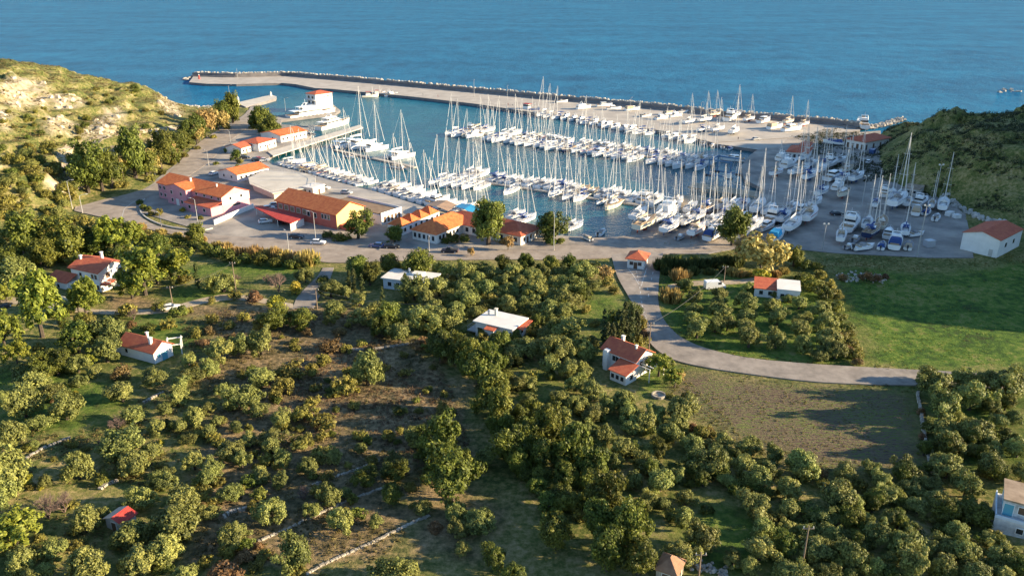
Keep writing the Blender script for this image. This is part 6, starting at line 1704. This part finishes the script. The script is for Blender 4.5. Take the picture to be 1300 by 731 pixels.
# power poles and cables
POLES = []
def upole(px, py, hpx, label, m='pole_wood', lean=0):
    g = Gz(px, py); h = hpx / (FOC / (g.y * _cp + (CAM_H - g.z) * _sp)) / .9
    rt = thing('power_pole', label, 'power pole', tuple(g)); rt.rotation_euler[1] = lean
    b = MB(); b.tube((0, 0, -.4), (0, 0, h), .16, .1, 8); b.build('pole', m, rt)
    b = MB(); b.box((0, 0, h - .5), (1.7, .14, .14)); b.build('crossarm', m, rt)
    for s in (-.7, 0, .7):
        b = MB(); b.tube((s, 0, h - .43), (s, 0, h - .12), .06, n=6); b.build('insulator', 'lamp_glass', rt)
    POLES.append(Vector((g.x, g.y, g.z + h - .3)))
for a in ((403, 393, 26, 'pale power pole beside the farm lane'), (1017, 727, 66, 'tall dark power pole among the olives at the bottom'), (219, 386, 22, 'power pole in the garden below the round pine'), (300, 372, 38, 'tall power pole in front of the meadow gardens'),
          (919, 358, 20, 'power pole by the sandy drive'), (887, 731, 34, 'pale pole beside the stone hut'), (822, 470, 60, 'power pole at the bend beside the stepped house')): upole(*a)
def cable(label, a, c, sag, r=.035):
    b = MB(); pts = [a.lerp(c, t) - Vector((0, 0, sag * 4 * t * (1 - t))) for t in np.linspace(0, 1, 15)]; b.path(pts, r, 4); tag(b.build('power_cable', 'cable'), label, 'cable')
off_ = Vector((0, .6, 0))
cable('upper power cable running right from the pale pole by the lane', POLES[0], P(560, 385, 7), 1.6)
cable('lower power cable running right from the pale pole by the lane', POLES[0] - Vector((0, 0, 1.2)), P(560, 392, 6), 1.8)
cable('power cable between the garden pole and the meadow pole', POLES[2], POLES[3], 1.2)
cable('power cable crossing the road to the orchard drive', POLES[6], POLES[4], 1.5)
cable('power cable from the garden pole towards the two-storey house', POLES[2], P(112, 352, 7.5), 1.2)
# cars
for nm, c in (('car_white', (.78, .78, .77)), ('car_dark', (.03, .035, .045)), ('car_red', (.35, .03, .03)), ('car_silver', (.45, .46, .47)), ('car_blue', (.05, .10, .25))):
    mat(nm, c, .25, spec=.6)
def make_car(paint, kind='car'):
    rt = thing({'car': 'parked_car', 'van': 'delivery_van', 'pickup': 'pickup_truck'}[kind], None, {'car': 'car', 'van': 'van', 'pickup': 'pickup truck'}[kind])
    L, W = (4.3, 1.75) if kind == 'car' else ((4.9, 1.9) if kind == 'pickup' else (5.3, 1.95))
    b = MB(); prof = [(-L / 2, .35), (-L / 2, .85), (-L / 2 + .15, .95), (L / 2 - 1.2, .95), (L / 2 - .1, .78), (L / 2, .6), (L / 2, .35)] if kind != 'van' else [(-L / 2, .35), (-L / 2, 2.0), (-L / 2 + .15, 2.15), (L / 2 - 1.7, 2.15), (L / 2 - .9, 1.15), (L / 2, .95), (L / 2, .35)]
    b.loft([[(x, y * (1 if abs(y) < W / 2 - .1 else 1), z) for x, z in prof] for y in (-W / 2, W / 2)]); bo = b.build('body', paint, rt)
    if kind != 'van':
        a = (-L / 2 + .25, L / 2 - 1.25, W / 2 - .06, W / 2 - .06, .96, 1.48, .5, .75, .2) if kind == 'car' else (-.5, L / 2 - 1.3, W / 2 - .06, W / 2 - .06, .96, 1.7, .15, .6, .18)
        b = MB(); frustum(b, *a); g = b.build('cabin', paint, rt); b = MB(); band(b, *a, .12, .86, grow=.015); b.build('window', 'glass_dark', g)
        if kind == 'pickup': b = MB(); b.box((-1.5, 0, 1.0), (1.7, 1.5, .08)); b.build('cargo_bed', 'rubber', rt)
    else:
        b = MB(); b.add([(L / 2 - 1.64, -.85, 2.08), (L / 2 - 1.64, .85, 2.08), (L / 2 - .9, .85, 1.22), (L / 2 - .9, -.85, 1.22), (L / 2 - 1.60, -.85, 2.10), (L / 2 - 1.60, .85, 2.10), (L / 2 - .84, .85, 1.24), (L / 2 - .84, -.85, 1.24)], [(0, 1, 2, 3), (7, 6, 5, 4), (0, 4, 5, 1), (1, 5, 6, 2), (2, 6, 7, 3), (3, 7, 4, 0)]); b.build('windscreen', 'glass_dark', rt)
        b = MB(); b.box((.95, 0, 1.65), (.9, W + .03, .55)); b.build('side_window', 'glass_dark', rt)
    for x in (-L / 2 + .8, L / 2 - .85):
        for s in (-1, 1):
            b = MB(); b.tube((x, s * (W / 2 - .2), .33), (x, s * (W / 2 + .02), .33), .33, n=12); w = b.build('wheel', 'rubber', rt)
            b = MB(); b.tube((x, s * (W / 2 + .015), .33), (x, s * (W / 2 + .04), .33), .19, n=10); b.build('rim', 'alloy', w)
    for s in (-1, 1):
        b = MB(); b.box((L / 2 + .005, s * (W / 2 - .3), .68), (.06, .35, .14)); b.build('headlight', 'lamp_glass', rt)
        b = MB(); b.box((-L / 2 - .005, s * (W / 2 - .25), .75), (.06, .3, .14)); b.build('tail_light', 'paint_red', rt)
    return rt
CP = {k: make_car(k) for k in ('car_white', 'car_dark', 'car_silver', 'car_red', 'car_blue')}
CP['van'] = make_car('car_white', 'van'); CP['pickup'] = make_car('car_dark', 'pickup')
_cf = set()
def car(k, px, py, ang, label, quay=True, z=None, group='parked cars', s=1.12):
    o = CP[k] if k not in _cf else copy_tree(CP[k]); _cf.add(k)
    g = ground_at(px, py, quay); o.location = (g.x, g.y, z if z is not None else (1.5 if quay else g.z)); o.rotation_euler = (0, 0, R(ang)); o.scale = (s,) * 3
    tag(o, label, None, group)
RZZ = BASE + RZ
for a in (('car_white', 337, 283, 20, 'white car parked in front of the carport'), ('car_dark', 355, 284, 110, 'dark car parked under the red carport roof'), ('car_red', 366, 281, 110, 'red car at the right end under the carport'), ('car_dark', 377, 302.5, -8, 'dark car parked left of the white car by the restaurant', True, RZZ), ('car_white', 404, 310, -5, 'white car parked along the road in front of the restaurant', True, RZZ),
          ('car_blue', 478, 314, 172, 'dark blue car, left of two parked by the round tree', True, RZZ), ('car_dark', 498, 315, -6, 'black car, right of two parked by the round tree', True, RZZ), ('pickup', 571, 320.5, 174, 'dark pickup truck parked below the red hipped roofs', True, RZZ),
          ('van', 907, 366, 8, 'white van parked on the sandy drive by the orchard', False), ('car_white', 341, 266, 25, 'white car behind the carport near the terrace'), ('car_silver', 350, 262, 25, 'silver car behind the carport near the terrace'),
          ('car_dark', 311, 201.5, 10, 'dark car parked in front of the smallest white hut'), ('car_dark', 326, 204, 30, 'black car, left one near the small basin'), ('car_red', 330, 203, 30, 'red car near the small basin corner'), ('car_silver', 336, 205, 20, 'silver car at the small basin corner'),
          ('car_dark', 364, 177.5, 25, 'black car parked on the yellow pier, left one', True, 1.9), ('car_dark', 395, 173, 20, 'dark car parked on the yellow pier below the orange-roofed building', True, 1.9), ('car_dark', 4, 392, 80, 'dark car at the left edge on the sandy track', False),
          ('car_white', 272, 222, 60, 'white car on the hill road beside the pink building', True, RZZ), ('car_white', 217, 393, 20, 'white car half hidden in the gardens', False), ('car_silver', 960, 178, 20, 'silver car on the concrete apron'), ('car_dark', 1062, 273, 10, 'dark car alone on the yard asphalt'),
          ('car_white', 1102, 207, 60, 'white car beside the arcaded building'), ('car_silver', 440, 246, -20, 'silver car on the promenade'), ('car_white', 412, 240, -20, 'white car on the promenade left of the silver one')): car(*a)
for k in CP:
    if k not in _cf:
        for ch in list(CP[k].children_recursive): bpy.data.objects.remove(ch)
        bpy.data.objects.remove(CP[k])
# travel lift
g = P(918, 224, 1.5)
rt = thing('travel_lift', 'blue travel lift gantry straddling the boat slip', 'boat lift', (g.x, g.y, 1.5), R(-38))
for sx in (-5, 5):
    for sy in (-4.5, 4.5):
        b = MB(); b.box((sx, sy, 4.0), (.5, .45, 7.0)); leg = b.build('upright', 'lift_blue', rt)
        for k in (-.7, .7):
            b = MB(); b.tube((sx + k, sy - .3, .6), (sx + k, sy + .3, .6), .6, n=12); b.build('wheel', 'rubber', rt)
for sy in (-4.5, 4.5):
    b = MB(); b.box((0, sy, 7.6), (11.0, .45, .6)); b.build('beam', 'lift_blue', rt); b = MB(); b.box((0, sy, 1.0), (11.0, .5, .5)); b.build('beam', 'lift_blue', rt)
b = MB(); b.box((-5, 0, 7.6), (.5, 9.4, .6)); b.build('beam', 'lift_blue', rt)
for sx in (-3, 3):
    b = MB(); b.path([(sx, -4.3, 7.3), (sx, -2.2, 3.6), (sx, 2.2, 3.6), (sx, 4.3, 7.3)], .14, 4); b.build('sling', 'canvas_grey', rt)
b = MB(); b.box((5.2, -5.6, 2.0), (1.6, 1.4, 2.0)); b.build('cab', 'wall_white', rt)
# people far off on the breakwater
mat('clothes_dark', (.05, .05, .07), .9); mat('clothes_red', (.30, .06, .05), .9); mat('skin', (.45, .28, .2), .7); mat('hair', (.04, .03, .02), .9)
def person(px, py, z, top, label, rz):
    g = P(px, py, z); rt = thing('person', label, 'person', tuple(g), rz, 'people on the breakwater')
    me = bpy.data.meshes.new('body')
    v = [(0, 0, .95), (0, 0, 1.2), (0, 0, 1.42), (0, 0, 1.52), (.02, 0, 1.66), (0, .18, 1.40), (.02, .24, 1.12), (.08, .25, .86), (0, -.18, 1.40), (.0, -.24, 1.12), (.1, -.25, .88), (0, .1, .9), (.06, .1, .5), (.0, .1, .07), (.13, .1, .04), (0, -.1, .9), (.0, -.1, .5), (-.12, -.1, .07), (.01, -.1, .04)]
    e = [(0, 1), (1, 2), (2, 3), (3, 4), (2, 5), (5, 6), (6, 7), (2, 8), (8, 9), (9, 10), (0, 11), (11, 12), (12, 13), (13, 14), (0, 15), (15, 16), (16, 17), (17, 18)]
    rad = [.15, .14, .15, .06, .105, .07, .05, .04, .07, .05, .04, .1, .07, .045, .04, .1, .07, .045, .04]
    me.from_pydata(v, e, []); o = bpy.data.objects.new('body', me); scene.collection.objects.link(o); o.parent = rt
    md = o.modifiers.new('skin', 'SKIN')
    for i, r_ in enumerate(rad): me.skin_vertices[0].data[i].radius = (r_, r_)
    me.skin_vertices[0].data[0].use_root = True
    o.modifiers.new('sub', 'SUBSURF').levels = 1
    me.materials.append(MATS[top])
    b = MB(); b.loft([[(rr * math.cos(a) - .01, rr * math.sin(a), zz) for a in np.linspace(0, 6.28, 8, endpoint=False)] for rr, zz in ((.10, 1.68), (.115, 1.74), (.06, 1.80))]); b.build('hair', 'hair', rt)
for a in ((537, 121.5, 1.8, 'clothes_dark', 'person in dark clothes walking on the breakwater, left of the pair', .2), (556, 123.5, 1.8, 'clothes_red', 'person in a red top walking on the breakwater, right of the pair', 3.2),
          (645, 134.5, 1.8, 'clothes_red', 'person in a red top standing on the breakwater behind the outer yachts', 1), (651, 135.5, 1.8, 'clothes_dark', 'person in dark clothes standing on the breakwater behind the outer yachts', 2),
          (937, 178, 1.5, 'clothes_dark', 'person in dark clothes standing on the concrete apron', 1)): person(*a)
# odds and ends
def crate(label, px, py, m, d, rz=0, group=None):
    p = P(px, py, 1.5); rt = thing('storage_container', label, 'container', (p.x, p.y, 1.5), rz, group)
    b = MB(); b.box((0, 0, d[2] / 2 + .1), d); b.build('body', m, rt)
    b = MB()
    for k in range(int(d[0] / .5)): b.box((-d[0] / 2 + .25 + k * .5, -d[1] / 2 - .03, d[2] / 2 + .1), (.12, .06, d[2] - .2))
    b.build('ribs', m, rt); b = MB(); b.box((d[0] / 2 + .03, 0, d[2] / 2 + .1), (.06, d[1] * .8, d[2] * .85)); b.build('door', 'metal_grey', rt)
crate('dark grey storage container on the yard near the shed', 1179, 313, 'gel_grey', (3, 2.2, 2.2), .3)
crate('white storage box by the headland foot', 1205, 274, 'wall_white', (3, 2, 1.6), .6)
crate('second white storage box by the headland foot, right of the other', 1214, 277, 'wall_white', (2.4, 2, 1.4), .2)
crate('blue storage container beside the arcaded building', 1107, 195, 'car_blue', (4, 2.2, 2.2), .9)
# debris heaps beside the hut and at the field edge
b = MB(); rg = random.Random(8)
for _ in range(90):
    x = rg.uniform(872, 925); y = 712 + (x - 872) * .35 + rg.gauss(0, 4); p = Gz(x, y); rock(b, (p.x, p.y, p.z + .1), rg.uniform(.15, .45), rg)
tag(b.build('rubble', 'stone_pale'), 'heap of broken stones beside the brown-roofed hut', kind='stuff')
b = MB()
for _ in range(110):
    x = rg.uniform(1062, 1125); y = 352 + rg.gauss(0, 3); p = Gz(x, y); rock(b, (p.x, p.y, p.z + .1), rg.uniform(.2, .6), rg)
for _ in range(120):
    x = rg.uniform(1195, 1290); y = np.interp(x, [1195, 1240, 1290], [250, 275, 292]) + rg.gauss(0, 3); p = Gz(x, y); rock(b, (p.x, p.y, p.z + .1), rg.uniform(.4, 1.3), rg)
tag(b.build('rubble', 'armour_stone'), 'loose stones along the foot of the headland and the field edge', kind='stuff')

# ================================================================== LABELS FOR THE PLANTS
LAND = [('pink building', 255, 262), ('carport', 355, 285), ('yellow-gabled restaurant', 405, 290), ('octagonal terrace', 360, 240), ('white shop row', 525, 295), ('red hipped roofs', 590, 300), ('guard booth', 806, 336),
        ('boat shed', 1245, 318), ('two-chimney villa', 125, 355), ('white cottage', 185, 450), ('pergola', 224, 444), ('flat-roofed villa', 640, 425), ('garden house', 520, 365), ('stepped red-roofed house', 798, 478),
        ('orchard house', 988, 378), ('old house at right edge', 1285, 665), ('red metal shed', 155, 668), ('brown-roofed hut', 852, 730), ('power pole by farm lane', 403, 393), ('round stone cistern', 836, 503),
        ('longest terrace wall', 470, 690), ('middle terrace wall', 420, 645), ('uppermost terrace wall', 440, 602), ('curved stone wall', 60, 568), ('tall power pole in the grove', 1019, 700),
        ('near corner of ploughed field', 905, 548), ('bottom edge of ploughed field', 1060, 592), ('right edge of ploughed field', 1170, 545), ('road bend', 845, 455), ('farm lane', 392, 370), ('dirt track hairpin', 76, 205),
        ('white van', 907, 366), ('foot of the hill road', 200, 240), ('left road end', 96, 266), ('left picture edge by the hill', 0, 250), ('cliff foot', 60, 180), ('smallest white hut', 309, 192), ('short spur', 315, 130), ('meadow power pole', 300, 372), ('shaded soil patch', 545, 520),
        ('dark clearing', 660, 660), ('grassy clearing in the grove', 910, 660), ('broken stone wall', 303, 651), ('tumbled stone wall', 195, 505), ('left picture corner', 10, 720), ('right end of garden wall', 86, 382), ('white house gardens', 30, 430), ('edge of the green meadow', 1075, 420), ('cliff top', 140, 112)]
ADJ = {'o': 'silvery green olive tree', 'b': 'dense dark green tree', 'p': 'bright green pine', 'c': 'slim dark cypress', 's': 'olive-green bush', 'd': 'dark green bush', 'r': 'rust-brown dry bush', 'y': 'yellow-green bush',
       't': 'golden tan tree', 'w': 'leafless pinkish tree', 'g': 'golden reed clump', 'G': 'dark reed clump'}
buck = {}
for k, root, x, y, w, zone in TREES:
    j = min(range(len(LAND)), key=lambda q: (LAND[q][1] - x) ** 2 + ((LAND[q][2] - y) * 1.5) ** 2)
    dx, dy = x - LAND[j][1], (y - LAND[j][2]) * 1.5
    side = ('right of' if dx > 0 else 'left of') if abs(dx) > abs(dy) else ('in front of' if dy > 0 else 'behind')
    buck.setdefault((k, j, side), []).append((math.hypot(dx, dy), root, zone))
for (k, j, side), lst in buck.items():
    lst.sort(key=lambda q: q[0])
    for i, (d, root, zone) in enumerate(lst):
        pos = '' if len(lst) == 1 else (f', {ORD[i]} nearest' if i < 20 else ', one of the farther ones')
        root['label'] = f'{ADJ[k]}{pos} {side} the {LAND[j][0]}'
        root['group'] = f'{KINDS[k][3]}s of {zone}'
